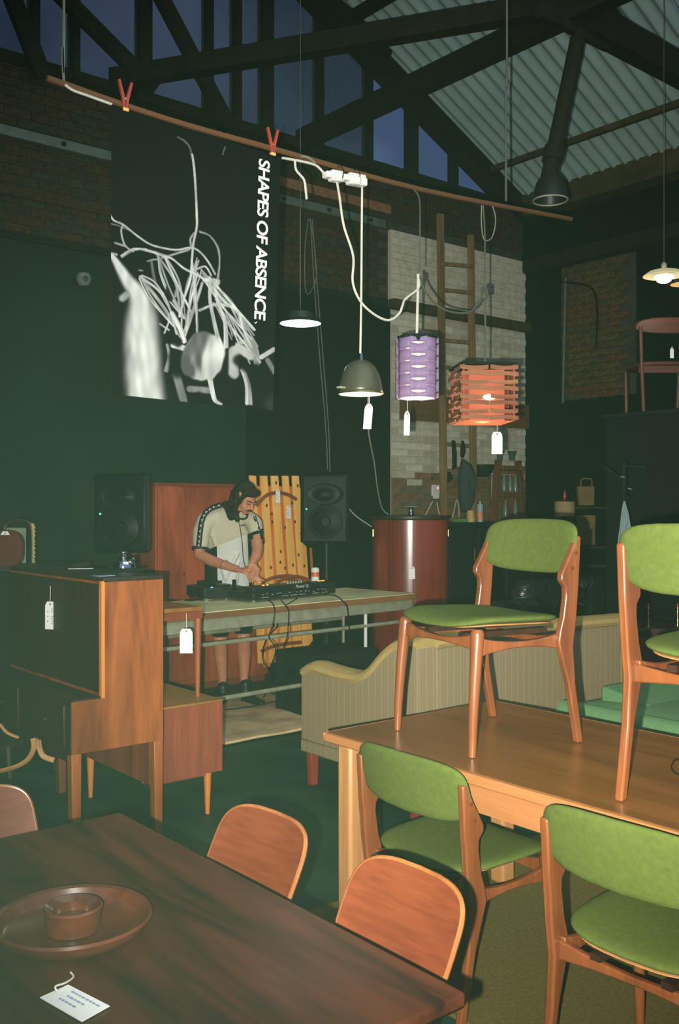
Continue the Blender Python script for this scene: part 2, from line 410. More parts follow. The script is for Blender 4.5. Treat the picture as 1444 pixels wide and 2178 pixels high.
# ceiling: corrugated sheets
ceil = thing('ceiling', 'pitched roof of grey corrugated sheets', None, (0, 0, 0), kind='structure')
def sheet(x0, x1, y0, y1, dz):
    bm = N(); nx, per = 3, 8; ny = int(round((y1 - y0) / .146 * per)); V = []
    for i in range(nx + 1):
        x = x0 + (x1 - x0) * i / nx
        V.append([bm.verts.new((x, y0 + (y1 - y0) * j / ny, roofz(x) + dz + .028 * math.sin(2 * math.pi * (y0 + (y1 - y0) * j / ny) / .146))) for j in range(ny + 1)])
    for i in range(nx):
        for j in range(ny): bm.faces.new((V[i][j], V[i + 1][j], V[i + 1][j + 1], V[i][j + 1]))
    return bm
y = WY + .15; k = 0
while y > -1.0:
    y0 = y - 1.022
    for (a, b, dz) in ((6.2, 9.35, .03), (RIDGE, 6.32, .045)):
        obj('roof_sheet', sheet(a, b, y0, y, dz + .004 * (k % 2)), M['roof'], ceil, ang=0)
    y = y0; k += 1
y = WY + .15
while y > 1.6:
    y0 = y - 1.022; obj('roof_sheet', sheet(.6, RIDGE, y0, y, .03), M['roof'], ceil, ang=0); y = y0
# rafters, purlins, trusses
bm = bar(N(), (RIDGE, WY - .02, roofz(RIDGE) - .12), (9.1, WY - .02, roofz(9.1) - .10), .16, .24); obj('rafter', bm, M['beam'], ceil, smooth=False)
obj('rafter', bar(N(), (RIDGE, WY - .02, roofz(RIDGE) - .12), (.6, WY - .02, roofz(.6) - .12), .16, .24), M['beam'], ceil, smooth=False)
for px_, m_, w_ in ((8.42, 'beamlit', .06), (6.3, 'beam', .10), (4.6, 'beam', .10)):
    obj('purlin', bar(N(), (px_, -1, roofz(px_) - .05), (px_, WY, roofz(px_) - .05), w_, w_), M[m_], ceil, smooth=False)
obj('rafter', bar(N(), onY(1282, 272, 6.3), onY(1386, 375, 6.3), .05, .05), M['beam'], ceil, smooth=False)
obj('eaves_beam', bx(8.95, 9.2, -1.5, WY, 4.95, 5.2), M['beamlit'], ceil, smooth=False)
obj('eaves_beam', bx(9.0, 9.2, -1.5, WY, 4.3, 4.45), M['beam'], wr_, smooth=False)
nd_ = Vector((5.77, 4.38, 5.11))
obj('roof_beam', bar(N(), (5.77, -1, 5.11), (5.77, WY, 5.11), .14, .17), M['beam'], ceil, smooth=False)
obj('roof_beam', bar(N(), nd_, (9.1, 4.38, 5.05), .14, .22), M['beam'], ceil, smooth=False)
obj('roof_beam', bar(N(), nd_ + Vector((-.1, 0, .02)), (3.77, WY, 5.15), .12, .15), M['beam'], ceil, smooth=False)
obj('gusset_plate', prism(N(), [(5.4, 4.95), (6.2, 4.95), (6.35, 5.25), (5.9, 5.5), (5.3, 5.3)], .05, 'xz', 4.38), M['beam'], ceil, smooth=False)
for a, b in (((335, -20), (490, 275)), ((120, -20), (330, 190)), ((20, -20), (92, 165)), ((690, -10), (830, 110)), ((640, 305), (560, 330))):
    obj('truss_web', bar(N(), onY(*a, WY - .15), onY(*b, WY - .15), .07, .13), M['beam'], ceil, smooth=False)
# the hanging pipe with its black fixture
hp = thing('hanging_floodlight', 'black floodlight at the foot of the slanting steel pipe under the roof', 'floodlight', (0, 0, 0))
p0, p1 = onY(1238, 40, 4.38), onY(1163, 395, 4.38)
obj('pipe', tube(N(), [p0, (p0 + p1) / 2, p1], .058, 12), M['beam'], hp)
obj('collar', tube(N(), [p0.lerp(p1, .78), p0.lerp(p1, .86)], .075, 12), M['beam'], hp)
c_ = onY(1170, 402, 4.38)
obj('lamp_housing', lathe(N(), [(0, .10), (.06, .10), (.10, .04), (.125, -.06), (.13, -.075), (.118, -.07), (.09, .02), (0, .05)], 28), M['black'], hp, loc=c_)
obj('rim', tube(N(), [c_ + Vector((math.cos(a) * .12, math.sin(a) * .12, -.08)) for a in [i * math.pi / 14 for i in range(28)]], .006, 6, True), M['steel'], hp)
# carpet and rug
rg = obj('carpet', bx(2.12, 4.6, -.8, 2.92, .001, .014), M['carpet'], smooth=False, bevel=.004); tag(rg, 'olive brown carpet under the pale oak table and its green chairs', 'carpet')
rt = thing('rug', 'worn pale brown rug under the workbench', 'rug', (0, 0, 0))
bm = N(); nx, ny = 60, 44; V = []
for i in range(nx + 1):
    V.append([])
    for j in range(ny + 1):
        x, yy = 3.25 + 2.3 * i / nx, 5.29 + 1.35 * j / ny
        V[i].append(bm.verts.new((x, yy + .015 * noise.noise(Vector((x * 2, 0, 0))), .012 + .012 * noise.noise(Vector((x * 3, yy * 3, 2))) + .012)))
for i in range(nx):
    for j in range(ny): bm.faces.new((V[i][j], V[i + 1][j], V[i + 1][j + 1], V[i][j + 1]))
o = obj('pile', bm, M['rug'], rt, ang=0); s_ = o.modifiers.new('th', 'SOLIDIFY'); s_.thickness = .012; s_.offset = 0
bm = N()
for i in range(14):
    y0 = 5.32 + i * .09; bar(bm, (3.26, y0, .02), (3.20, y0 + rnd.uniform(-.02, .02), .008), .012, .008)
tag(obj('fringe', bm, M['white'], rt), kind='stuff')
# ------------------------------------------------------------------ green chairs
def rail_out(x0, x1, zt, zb, sag, arch, n=10):
    top = []; bot = []
    for i in range(n + 1):
        u = i / n; x = x0 + (x1 - x0) * u; q = 1 - (2 * u - 1) ** 2
        top.append((x, zt - sag * q)); bot.append((x, zb + arch * q))
    return top + list(reversed(bot))
def make_green_chair(label, loc, rz):
    t = thing('dining_chair', label, 'chair', loc, rz, 'green upholstered dining chairs')
    wd = M['chairwood']
    post = [(-0.226, 0), (-0.200, 0), (-0.160, .20), (-0.129, .30), (-0.114, .345), (-0.122, .385), (-0.136, .43), (-0.147, .50), (-0.146, .530), (-0.126, .555), (-0.128, .575),
            (-0.169, .645), (-0.196, .698), (-0.207, .704), (-0.216, .698), (-0.207, .55), (-0.195, .42), (-0.182, .33), (-0.192, .20)]
    for s in (-1, 1):
        o = obj('rear_leg', prism(N(), post, .026, 'yz'), wd, t, bevel=.009, loc=(s * .238, 0, 0), rot=(0, 0, s * -.02))
    for s in (-1, 1):
        P = [(s * .222, .225, 0), (s * .220, .218, .15), (s * .216, .205, .30), (s * .213, .198, .37), (s * .212, .196, .405)]
        obj('front_leg', tube(N(), catmull(P, 4), [.0125 + .0105 * min(1, i / 11) for i in range(15)] + [.021, .016], 12), wd, t)
    obj('front_rail', prism(N(), rail_out(-.21, .21, .392, .335, .028, .012), .022, 'xz', .196), wd, t, bevel=.005)
    obj('rear_rail', prism(N(), rail_out(-.236, .236, .372, .315, .022, .014), .022, 'xz', -.150), wd, t, bevel=.005)
    for s in (-1, 1):
        obj('side_rail', prism(N(), rail_out(-.155, .20, .380, .318, .022, .020), .022, 'yz', s * .219), wd, t, bevel=.005)
    bm = N()
    for s in (-1, 1): box(bm, (s * .10, .0, .372), (.03, .36, .018))
    obj('seat_bearer', bm, M['bureau_dark'], t)
    def bend(v):
        x, y = v.x, v.y
        return Vector((x, y, v.z + .418 + .26 * x * x - .30 * max(0, y - .10) ** 2 * 3 - .02 * (1 - (y / .22) ** 2) * 0 + .05 * y * .4))
    st = obj('seat', pad(N(), .47, .45, .034, 3.6, bend, taper=.05), M['green'], t, ang=0); st.location = (0, .025, 0)
    obj('seat_board', pad(N(), .40, .38, .012, 3.6, lambda v: bend(v) + Vector((0, 0, -.017))), M['oakleg'], t, ang=0)
    def bb(v):
        x, z, y = v.x, v.y, v.z
        lean = -.17 * z
        return Vector((x, -.222 + .55 * x * x + y + lean, .663 + z - .10 * x * x * (1 if z > 0 else -1.6)))
    obj('backrest', pad(N(), .498, .192, .034, 4.6, bb), M['green'], t, ang=0)
    for s in (-1, 1):
        for z in (.595, .645):
            b = N(); lathe(b, [(0, -.002), (.006, -.002), (.006, .002), (0, .002)], 10)
            obj('plug', b, M['knot'], t, loc=(s * .253, -.172 - (z - .595) * .3, z), rot=(0, math.pi / 2, 0))
    return t
f_, b_ = Vector((2.363, 2.363)), Vector((2.790, 2.285))
c_ = (f_ + b_) / 2; hd = (f_ - b_).normalized()
g1 = make_green_chair('green upholstered chair standing on the oak table, its seat turned to the left', (c_.x, c_.y, .732), math.atan2(hd.y, hd.x) - math.pi / 2)
def again(label, loc, rz):
    c = copy_tree(g1); c.location = loc; c.rotation_euler = (0, 0, rz); c['label'] = label; return c
again('green chair standing on the oak table at the right edge, half out of frame', (2.505, 1.345, .732), -math.pi / 2 + .03)
again('green upholstered chair on the floor tucked under the oak table, nearer its left corner', (2.31, 2.215, .016), -math.pi / 2 - .02)
again('green upholstered chair on the floor at the lower right, nearest to the camera', (2.26, 1.41, .016), -math.pi / 2 + .03)

# ------------------------------------------------------------------ oak table
TX0, TX1, TY0, TY1, TZ = 2.185, 3.075, .75, 2.728, .73
ot = thing('oak_table', 'pale oak dining table carrying two green chairs', 'table', (0, 0, 0))
obj('tabletop', bx(TX0, TX1, TY0, TY1, TZ - .032, TZ), [M['oak']], ot, bevel=.006)
for (a, b, c, d) in ((TX0 - .012, TX0, TY0, TY1), (TX1, TX1 + .012, TY0, TY1)): obj('edge_lipping', bx(a, b, c, d, TZ - .034, TZ - .001), M['oakrail'], ot, bevel=.005)
for (c, d) in ((TY0 - .012, TY0), (TY1, TY1 + .012)): obj('edge_lipping', bx(TX0 - .012, TX1 + .012, c, d, TZ - .034, TZ - .001), M['paleedge'], ot, bevel=.005)
for x in (TX0 + .045, TX1 - .045):
    for y in (TY0 + .08, TY1 - .085): obj('leg', bx(x - .037, x + .037, y - .037, y + .037, 0.015, TZ - .034), M['oakleg'], ot, bevel=.012)
for x in (TX0 + .035, TX1 - .035): obj('apron', bx(x - .011, x + .011, TY0 + .12, TY1 - .14, TZ - .125, TZ - .034), M['oakrail'], ot, smooth=False)
for y in (TY0 + .08, TY1 - .10): obj('apron', bx(TX0 + .084, TX1 - .084, y - .011, y + .011, TZ - .125, TZ - .034), M['oakrail'], ot, smooth=False)
obj('draw_runner', bx(TX0 + .10, TX1 - .10, 1.95, 2.0, TZ - .155, TZ - .126), M['oakrail'], ot, bevel=.004)

q = onZ(1432, 1632, TZ + .003); lp_ = tube(N(), catmull([onZ(1455, 1615, TZ + .003), onZ(1436, 1616, TZ + .003), onZ(1428, 1632, TZ + .003), onZ(1440, 1646, TZ + .003), onZ(1470, 1650, TZ + .003)], 5), .0022, 6)
tag(obj('wire', lp_, M['black']), 'thin black wire curling on the oak table top at the right edge', 'wire')
# ------------------------------------------------------------------ dark table and its chairs
dt = thing('dark_table', 'long dark brown wooden dining table in the lower left', 'table', (0, 0, 0))
obj('tabletop', bx(.30, 1.175, 1.10, 2.325, .712, .74), M['darktop'], dt, bevel=.008)
for x in (.40, 1.075):
    for y in (1.20, 2.225): obj('leg', lathe(N(), [(.014, 0), (.026, .5), (.03, .69)], 16, (x, y, 0), True), M['teak'], dt)
obj('apron', bx(.42, 1.055, 1.2, 1.225, .63, .71), M['teak_h'], dt, smooth=False)
obj('apron', bx(.42, 1.055, 2.2, 2.225, .63, .71), M['teak_h'], dt, smooth=False)
for x in (.42, 1.05): obj('apron', bx(x, x + .02, 1.22, 2.2, .63, .71), M['teak_h'], dt, smooth=False)
shellm = wood('shell_ply', rgb(78, 36, 19), rgb(116, 58, 34), 'x', 9, .32, coat=.25, seed=21)
def make_shell(label, loc, rz):
    t = thing('shell_chair', label, 'chair', loc, rz, 'plywood chairs round the dark table')
    w, h, zc = .320, .200, .702
    def surf(u, v, off):   # u,v -1..1
        x = u * w / 2; return Vector((x, .85 * x * x - .05 * v + off, zc + v * h / 2))
    out = []
    for k in range(48):
        a = 2 * math.pi * k / 48; c, s = math.cos(a), math.sin(a); e = 4.0 if s > 0 else 3.4
        out.append((math.copysign(abs(c) ** (2 / e), c), math.copysign(abs(s) ** (2 / e), s)))
    bm = N(); fr = []; bk = []
    for s in (0, .4, .75, .93, 1):
        fr.append([bm.verts.new(surf(u * s, v * s, .0)) for u, v in out])
        bk.append([bm.verts.new(surf(u * s, v * s, -.012)) for u, v in out])
    for R_ in (fr, bk):
        for a, b in zip(R_, R_[1:]):
            for k in range(48): bm.faces.new((a[k], a[(k + 1) % 48], b[(k + 1) % 48], b[k]))
    for k in range(48): bm.faces.new((fr[-1][k], fr[-1][(k + 1) % 48], bk[-1][(k + 1) % 48], bk[-1][k]))
    bmesh.ops.remove_doubles(bm, verts=bm.verts, dist=1e-5)
    br = obj('backrest', bm, shellm, t)
    obj('plywood_edge', tube(N(), [surf(u * 1.0, v * 1.0, -.006) for u, v in out], .0058, 8, True, (1, 1)), M['paleedge'], br)
    obj('bracket', bx(-.04, .04, -.005, .03,   .588, .603), M['paleedge'], t, bevel=.004)
    for s in (-1, 1):
        obj('upright', tube(N(), catmull([(s * .055, -.02, .63), (s * .06, -.01, .56), (s * .07, .02, .46), (s * .09, .06, .40)], 4), .011, 8, flat=(1.6, 1)), M['teak'], t)
        obj('rear_leg', tube(N(), [(s * .15, -.03, 0), (s * .14, .06, .40)], [.011, .016], 10), M['teak'], t)
        obj('front_leg', tube(N(), [(s * .17, .42, 0), (s * .16, .38, .41)], [.011, .016], 10), M['teak'], t)
    obj('seat', pad(N(), .40, .38, .014, 3.6, lambda v: v + Vector((0, .24, .425 + .5 * v.x * v.x))), shellm, t, ang=0)
    return t
s1 = make_shell('rounded plywood chair back beside the far right corner of the dark table', (1.31, 1.895, 0), math.pi / 2 + .04)
def again2(label, loc, rz):
    c = copy_tree(s1); c.location = loc; c.rotation_euler = (0, 0, rz); c['label'] = label; return c
again2('rounded plywood chair back in the foreground between the dark table and the green chairs', (1.325, 1.42, 0), math.pi / 2 - .02)
again2('plywood chair back at the left edge beyond the end of the dark table', (.852, 2.50, -.045 + .045), math.pi)

# bowl and tag on the dark table
c_ = onZ(155, 1985, .741)
dishm = wood('dish_teak', rgb(58, 28, 17), rgb(96, 48, 28), 'x', 6, .25, coat=.5, seed=41)
bw = thing('serving_dish', 'round turned teak dish with a raised rim and centre cup', 'dish', (c_.x, c_.y, .7405))
obj('plate', lathe(N(), [(0, 0), (.10, 0), (.126, .006), (.140, .020), (.145, .032), (.142, .037), (.134, .034), (.124, .014), (.112, .008), (0, .008)], 56), dishm, bw)
obj('cup', lathe(N(), [(.046, .007), (.050, .010), (.051, .040), (.054, .050), (.051, .054), (.045, .050), (.036, .046), (.034, .030), (0, .028)], 40), dishm, bw)
def swing_tag(name_label, top, length_string, w=.052, h=.118, rz=None, tilt=0, cat='price tag', group='white price tags', lines=0, bend=.0, stringmat='cable', facing=YAW):
    """a card tag hanging from a string, its face towards the room"""
    t = thing('price_tag', name_label, cat, top, facing if rz is None else rz, group)
    bm = N(); L = length_string; out = []
    for k, (x, z) in enumerate([(-w / 2, -h), (w / 2, -h), (w / 2, -.018), (w / 2 - .012, 0), (-w / 2 + .012, 0), (-w / 2, -.018)]): out.append((x, z))
    rows = 8; V = []
    for i in range(rows + 1):
        z = -h * i / rows; ww = w / 2 - (.012 * (1 - min(1, -z / .018)))
        y = bend * math.sin(math.pi * i / rows)
        V.append([bm.verts.new((sx * ww + tilt * z, y + dy, z - L)) for dy in (-.0006, .0006) for sx in (-1, 0, 1)])
    for a, b in zip(V, V[1:]):
        for q in ((0, 1), (1, 2)): bm.faces.new((a[q[0]], a[q[1]], b[q[1]], b[q[0]])); bm.faces.new((a[q[1] + 3], a[q[0] + 3], b[q[0] + 3], b[q[1] + 3]))
        bm.faces.new((a[0], b[0], b[3], a[3])); bm.faces.new((a[2], a[5], b[5], b[2]))
    bm.faces.new((V[0][0], V[0][3], V[0][4], V[0][5], V[0][2], V[0][1])); bm.faces.new((V[-1][0], V[-1][1], V[-1][2], V[-1][5], V[-1][4], V[-1][3]))
    card = obj('card', bm, M['tag'], t, ang=30)
    obj('eyelet', lathe(N(), [(.0015, -.0012), (.0055, -.0012), (.0055, .0012), (.0015, .0012)], 14), M['eyelet'], card, loc=(-tilt * .010, -.001, -L - .012), rot=(math.pi / 2, 0, 0))
    obj('string', tube(N(), [(0, 0, 0), (.001, -.001, -L * .5), (0, -.002, -L - .012)], .0014, 6), M[stringmat], t)
    if lines:
        b = N()
        for i in range(lines):
            x = -w * .22 + i * w * .42 / max(1, lines - 1)
            for j in range(7):
                zz = -L - h * .28 - j * h * .085
                if rnd.random() < .8: box(b, (x + rnd.uniform(-.002, .002), -.0012, zz), (.0035 + rnd.uniform(0, .002), .0004, h * .05), (0, rnd.uniform(-.5, .5), 0))
        obj('handwriting', b, M['ink'], card)
    return t
tg = thing('price_tag', 'white price tag lying on the dark table in front of the teak dish', 'price tag', (0, 0, 0), 0, 'white price tags')
cs = [onZ(x, y, .744) for x, y in ((85, 2121), (145, 2094), (233, 2139), (174, 2172))]
bm = N(); A = [bm.verts.new(p) for p in cs]; B = [bm.verts.new(p - Vector((0, 0, .0015))) for p in cs]
bm.faces.new(A); bm.faces.new(B[::-1])
for i in range(4): bm.faces.new((A[i], A[(i + 1) % 4], B[(i + 1) % 4], B[i]))
card = obj('card', bm, M['tag'], tg, smooth=False)
b = N(); e0 = (cs[3] - cs[0]); e1 = (cs[1] - cs[0]) ; lx = (cs[2] - cs[1]).normalized()
for r_, (q0, q1) in enumerate(((.22, .86), (.28, .70), (.25, .62))):
    base = cs[0] + e1 * (.80 - .24 * r_); u = q0
    while u < q1:
        ln = rnd.uniform(.04, .09); a = base + e0 * u; bar(b, a + Vector((0, 0, .001)), a + e0 * ln + Vector((0, 0, .001)), .0035, .0006); u += ln + .02
obj('handwriting', b, M['blueink'], card)
cord('string', [cs[0].lerp(cs[1], .5) + e0 * .07 + Vector((0, 0, .002)), onZ(118, 2098, .752), onZ(140, 2090, .749), onZ(156, 2078, .745), onZ(150, 2068, .745)], .0016, M['cable'], tg)

# ------------------------------------------------------------------ bureau
bu = thing('bureau', 'tall teak bureau on square legs at the left', 'bureau', (0, 0, 0))
X0, X1, XF, Y0, Y1 = 1.767, 2.208, 1.914, 3.946, 5.04
obj('upper_case', bx(XF + .006, X1, Y0, Y1, .70, 1.205), M['bureau'], bu, smooth=False)
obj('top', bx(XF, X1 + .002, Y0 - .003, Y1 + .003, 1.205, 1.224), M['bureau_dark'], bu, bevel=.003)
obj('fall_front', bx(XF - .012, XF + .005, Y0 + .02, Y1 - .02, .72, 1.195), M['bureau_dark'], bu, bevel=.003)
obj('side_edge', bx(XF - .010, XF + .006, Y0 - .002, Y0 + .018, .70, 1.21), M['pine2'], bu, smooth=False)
obj('ledge', bx(X0 - .002, XF - .013, Y0 - .002, Y1, .7005, .708), M['bureau_dark'], bu, smooth=False)  # dark board added over the case, the ledge's shade put into its colour
obj('front_frame', bx(X0 - .006, X0 - .0005, Y0, Y1, .474, .70), M['bureau_dark'], bu, smooth=False)  # dark sheet added so the front's shade lies in the colour
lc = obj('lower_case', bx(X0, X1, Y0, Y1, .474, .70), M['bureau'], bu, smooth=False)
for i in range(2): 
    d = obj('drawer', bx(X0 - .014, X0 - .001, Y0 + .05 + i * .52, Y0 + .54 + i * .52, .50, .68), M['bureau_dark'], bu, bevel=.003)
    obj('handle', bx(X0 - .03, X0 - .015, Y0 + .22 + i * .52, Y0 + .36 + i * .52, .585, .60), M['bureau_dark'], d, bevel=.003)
for x in (X0 + .023, X1 - .023):
    for y in (Y0 + .023, Y1 - .023):
        obj('leg', prism(N(), [(-.023, .474), (.023, .474), (.020, 0), (-.016, 0)], .046, 'xz'), M['bureau'], bu, bevel=.003, loc=(x, y, 0))
obj('stretcher', bx(X0 + .02, X0 + .04, Y0 + .05, Y1 - .05, .474 - .05, .474), M['bureau_dark'], bu, smooth=False)
p = onX(107, 1246, XF - .02); swing_tag('white price tag with handwriting hanging on the dark front of the bureau', (p.x, p.y, p.z), .075, .060, .132, rz=-math.pi / 2 + .5, lines=2)
# things on the bureau
tr_ = onZ(262, 1214, 1.226)
t = thing('tray', 'flat black tray under the chrome burner on the bureau', 'tray', (tr_.x, tr_.y, 1.2245), YAW)
obj('plate', lathe(N(), [(0, 0), (.085, 0), (.095, .006), (.093, .008), (.083, .003), (0, .003)], 40), M['black'], t)
t = thing('table_burner', 'small polished chrome spirit burner on top of the bureau', 'burner', (tr_.x, tr_.y, 1.2285), YAW)
obj('body', lathe(N(), [(0, 0), (.055, 0), (.058, .006), (.057, .030), (.050, .044), (.030, .052), (.014, .054), (.014, .066), (0, .066)], 40), M['chrome'], t)
obj('knob', lathe(N(), [(.0, .062), (.016, .066), (.018, .074), (.010, .080), (.022, .084), (.022, .090), (0, .092)], 28), M['chrome'], t)
obj('spout', tube(N(), catmull([(.03, 0, .045), (.045, -.005, .055), (.052, -.01, .045)], 4), .009, 10), M['chrome'], t)
for lab, (x, y), s_, a_ in (('cream folded leaflet at the left on the bureau top', (167, 1209), (.10, .03), .2), ('cream card lying behind the tray on the bureau top', (203, 1208), (.05, .02), .1), ('printed grey flyer on the front corner of the bureau top', (219, 1224), (.085, .06), .7)):
    p = onZ(x, y, 1.226); o = obj('leaflet', bx(-s_[0] / 2, s_[0] / 2, -s_[1] / 2, s_[1] / 2, 0, .0015), M['tag'] if 'cream' in lab else M['blueink'], loc=(min(max(p.x, XF + .06), X1 - .06), max(p.y, Y0 + .05), 1.2245), rot=(0, 0, YAW + a_), smooth=False); tag(o, lab, 'leaflet')

# ------------------------------------------------------------------ low chest and the side table on it
ch = thing('low_chest', 'low teak chest on tapered legs beside the bureau', 'chest', (0, 0, 0))
obj('case', bx(2.25, 2.66, 4.155, 4.95, .215, .56), M['cabwood'], ch, smooth=False)
obj('top', bx(2.248, 2.662, 4.152, 4.953, .560, .572), wood('chesttop', rgb(128, 82, 38), rgb(160, 110, 56), 'y', 7, .4), ch, bevel=.003)
for x, y in ((2.31, 4.20), (2.60, 4.20), (2.27, 4.83), (2.62, 4.90)):
    obj('leg', lathe(N(), [(.011, 0), (.019, .17), (.020, .215)], 14, (x, y, 0), True), M['pine2'], ch)
obj('plinth_batten', bx(2.30, 2.62, 4.19, 4.21, .195, .215), M['cabwood'], ch, smooth=False)
sd = thing('side_table', 'small teak side table standing on the low chest', 'table', (0, 0, 0))
obj('tabletop', bx(2.24, 2.615, 4.27, 4.70, 1.008, 1.030), wood('sidetop', rgb(120, 76, 34), rgb(150, 98, 48), 'y', 7, .4), sd, bevel=.003)
for y in (4.275, 4.695): obj('apron', bx(2.245, 2.61, y - .010, y + .010, .972, 1.008), M['teak_h'], sd, smooth=False)
for x, y in ((2.262, 4.288), (2.596, 4.288), (2.262, 4.682), (2.596, 4.682)):
    obj('leg', tube(N(), [(x, y, .5725), (x, y, .85), (x, y, 1.008)], [.010, .016, .020], 4 + 4), M['teak'], sd)
p = onY(395, 1304, 4.26); swing_tag('large white price tag hanging under the side table on the low chest', (p.x, p.y - .005, p.z), .078, .064, .122, tilt=.0)

# ------------------------------------------------------------------ bentwood frames at far left
bt = thing('bentwood_chair', 'pale bentwood chair frame in the dark left of the bureau', 'chair', (0, 0, 0))
def TP(x, y, t=4.05): return onT(x, y, t)
for nm, pts in (('bent_arm', [TP(70, 1570), TP(72, 1590), TP(62, 1612), TP(40, 1628), TP(0, 1640), TP(-50, 1648)]), ('bent_arm', [TP(82, 1574, 4.1), TP(84, 1590, 4.1), TP(92, 1608, 4.1), TP(115, 1617, 4.1)]), ('bent_arm', [TP(0, 1540), TP(15, 1558), TP(40, 1569)])):
    obj(nm, tube(N(), catmull(pts, 5), .0085, 8, flat=(1.4, .7)), M['oakleg'], bt)
a = TP(76, 1572, 4.07); obj('joint', tube(N(), [a, a + Vector((.01, 0, -.04))], .012, 8), M['oakleg'], bt)
a = TP(-20, 1560, 4.3); 
obj('seat', pad(N(), .38, .38, .02, 3, lambda v: v + Vector((a.x - .05, a.y + .05, .50))), M['bureau_dark'], bt)
for q in ((-.15, -.10), (.12, -.10), (-.15, .20), (.12, .20)): obj('leg', tube(N(), [(a.x + q[0] - .05, a.y + q[1], 0), (a.x + q[0] * .8 - .05, a.y + q[1] * .8, .50)], [.011, .015], 8), M['bureau_dark'], bt)
# ------------------------------------------------------------------ workbench
WB = math.radians(4.27)
bo = Vector((2.90, 5.432, 0)); ux, uy = Vector((math.cos(WB), math.sin(WB), 0)), Vector((-math.sin(WB), math.cos(WB), 0))
bench = thing('workbench', 'long workbench with a worn pale green top on a steel frame', 'workbench', bo, WB)
BL, BD, BH = 2.51, .79, .85
obj('benchtop', bx(0, BL, 0, BD, BH - .028, BH), M['benchtop'], bench, bevel=.004)
obj('edge_board', bx(0, BL, -.012, -.0005, BH - .045, BH - .004), M['benchedge'], bench, bevel=.003)
obj('front_rail', bx(0, BL - .02, .008, .05, BH - .125, BH - .030), M['steel'], bench, bevel=.004)
obj('rear_rail', bx(0, BL - .02, BD - .05, BD - .01, BH - .125, BH - .030), M['steel'], bench, bevel=.004)
obj('end_rail', bx(BL - .05, BL - .01, .052, BD - .052, BH - .125, BH - .030), M['steel'], bench, bevel=.004)
for x, y in ((.06, .03), (2.0, .05), (.06, BD - .03), (BL - .06, BD - .03)):
    obj('leg', tube(N(), [(x, y, 0), (x, y, BH - .05)], .013, 10), M['steel'] if x != 2.0 else M['white'], bench)
for y, z in ((.05, .63), (BD - .05, .60), (.05, .26)):
    obj('stretcher', tube(N(), [(.03, y, z), (BL - (.1 if z > .5 else .7), y, z)], .015, 10), M['steel'], bench)
def onbench(px_, py_): return onZ(px_, py_, BH)
def BW(x, y, z=BH): return bo + ux * x + uy * y + Vector((0, 0, z))
def b_local(px_, py_, z=BH):
    p = onZ(px_, py_, z) - bo; return p.dot(ux), p.dot(uy)
lit_blue, lit_or, lit_gr, lit_red = glow('led_blue', (.12, .2, 1), 5), glow('led_orange', (1, .35, .08), 2.5), glow('led_green', (.1, 1, .25), 6), glow('led_red', (1, .1, .1), 5)
gear_l = mat('gear_line', (.4, .42, .42), .5)
# media player on the left
q = b_local(480, 1277)
pl = thing('media_player', 'black tabletop media player under the left hand, with blue lights', 'media player', BW(q[0], q[1]), WB + math.radians(-14))
obj('body', bx(-.17, .17, .0, .36, .018, .095), M['black'], pl, bevel=.008)
for x in (-.14, .14):
    for y in (.03, .33): obj('foot', lathe(N(), [(0, 0), (.018, 0), (.02, .018), (0, .018)], 14, (x, y, 0)), M['chrome'], pl)
obj('jog_wheel', lathe(N(), [(.0, .110), (.08, .110), (.098, .106), (.102, .096), (.102, .094)], 40, (.0, .15, 0)), M['speaker'], pl)
obj('display', bx(-.09, .09, .27, .35, .096, .125), M['blackmatte'], pl, bevel=.004)
for x, y in ((-.10, .02), (.12, .20)): obj('light', bx(x - .008, x + .008, y, y + .006, .0955, .100), lit_blue, pl, smooth=False)
# controller
q = b_local(552, 1280)
ct = thing('dj_controller', 'wide black DJ controller at the middle of the workbench', 'DJ controller', BW(q[0] + .02, q[1] - .02), WB + math.radians(3))
CW = .78
obj('body', bx(-.10, CW - .02, .0, .36, .015, .070), M['black'], ct, bevel=.008)
obj('top_panel', bx(-.10, CW - .02, .0, .11, .071, .110), M['black'], ct, bevel=.006)
for x in (-.07, CW - .05):
    for y in (.03, .33): obj('foot', lathe(N(), [(0, 0), (.014, 0), (.016, .016), (0, .016)], 14, (x, y, 0)), M['chrome'], ct)
b = N()
for x0 in (-.02, .18, .27, .36, .50, .60): box(b, (x0 + .035, -.0008, .030), (.07, .0012, .004))
for i in range(16): box(b, (.0 + .043 * i + rnd.uniform(-.008, .008), -.0008, .050 + rnd.uniform(-.008, .008)), (.012, .0012, .006))
obj('panel_marking', b, gear_l, ct, smooth=False)
for x in (.10, .20, .235, .30, .44, .47, .66, .69): obj('socket', lathe(N(), [(0, 0), (.007, 0), (.007, .008), (0, .008)], 10), M['chrome'], ct, loc=(x, -.0005, .052), rot=(math.pi / 2, 0, 0))
for x, y in ((.05, .06), (.09, .06), (.63, .06), (.66, .06), (.68, .06), (.02, .28)): obj('light', bx(x, x + .016, y, y + .012, .111 if y < .11 else .071, .116 if y < .11 else .078), lit_or, ct, smooth=False)
for x in (.20, .46):
    obj('jog_wheel', lathe(N(), [(0, .088), (.07, .088), (.078, .082), (.08, .0715)], 36, (x - .08 + .0, .24, 0)), M['speaker'], ct)
for i in range(6): obj('knob', lathe(N(), [(.0, .128), (.006, .128), (.009, .111)], 12, (.30 + .028 * i, .06, 0)), M['steel'], ct)
text('lettering', 'Pioneer DJ', .032, gear_l, ct, (.39, -.0015, .091), (math.pi / 2, 0, 0), off=.0006, spacing=.95)
text('lettering', 'Pioneer', .020, gear_l, ct, (.30, .108, .1125), (0, 0, 0), off=.0004)
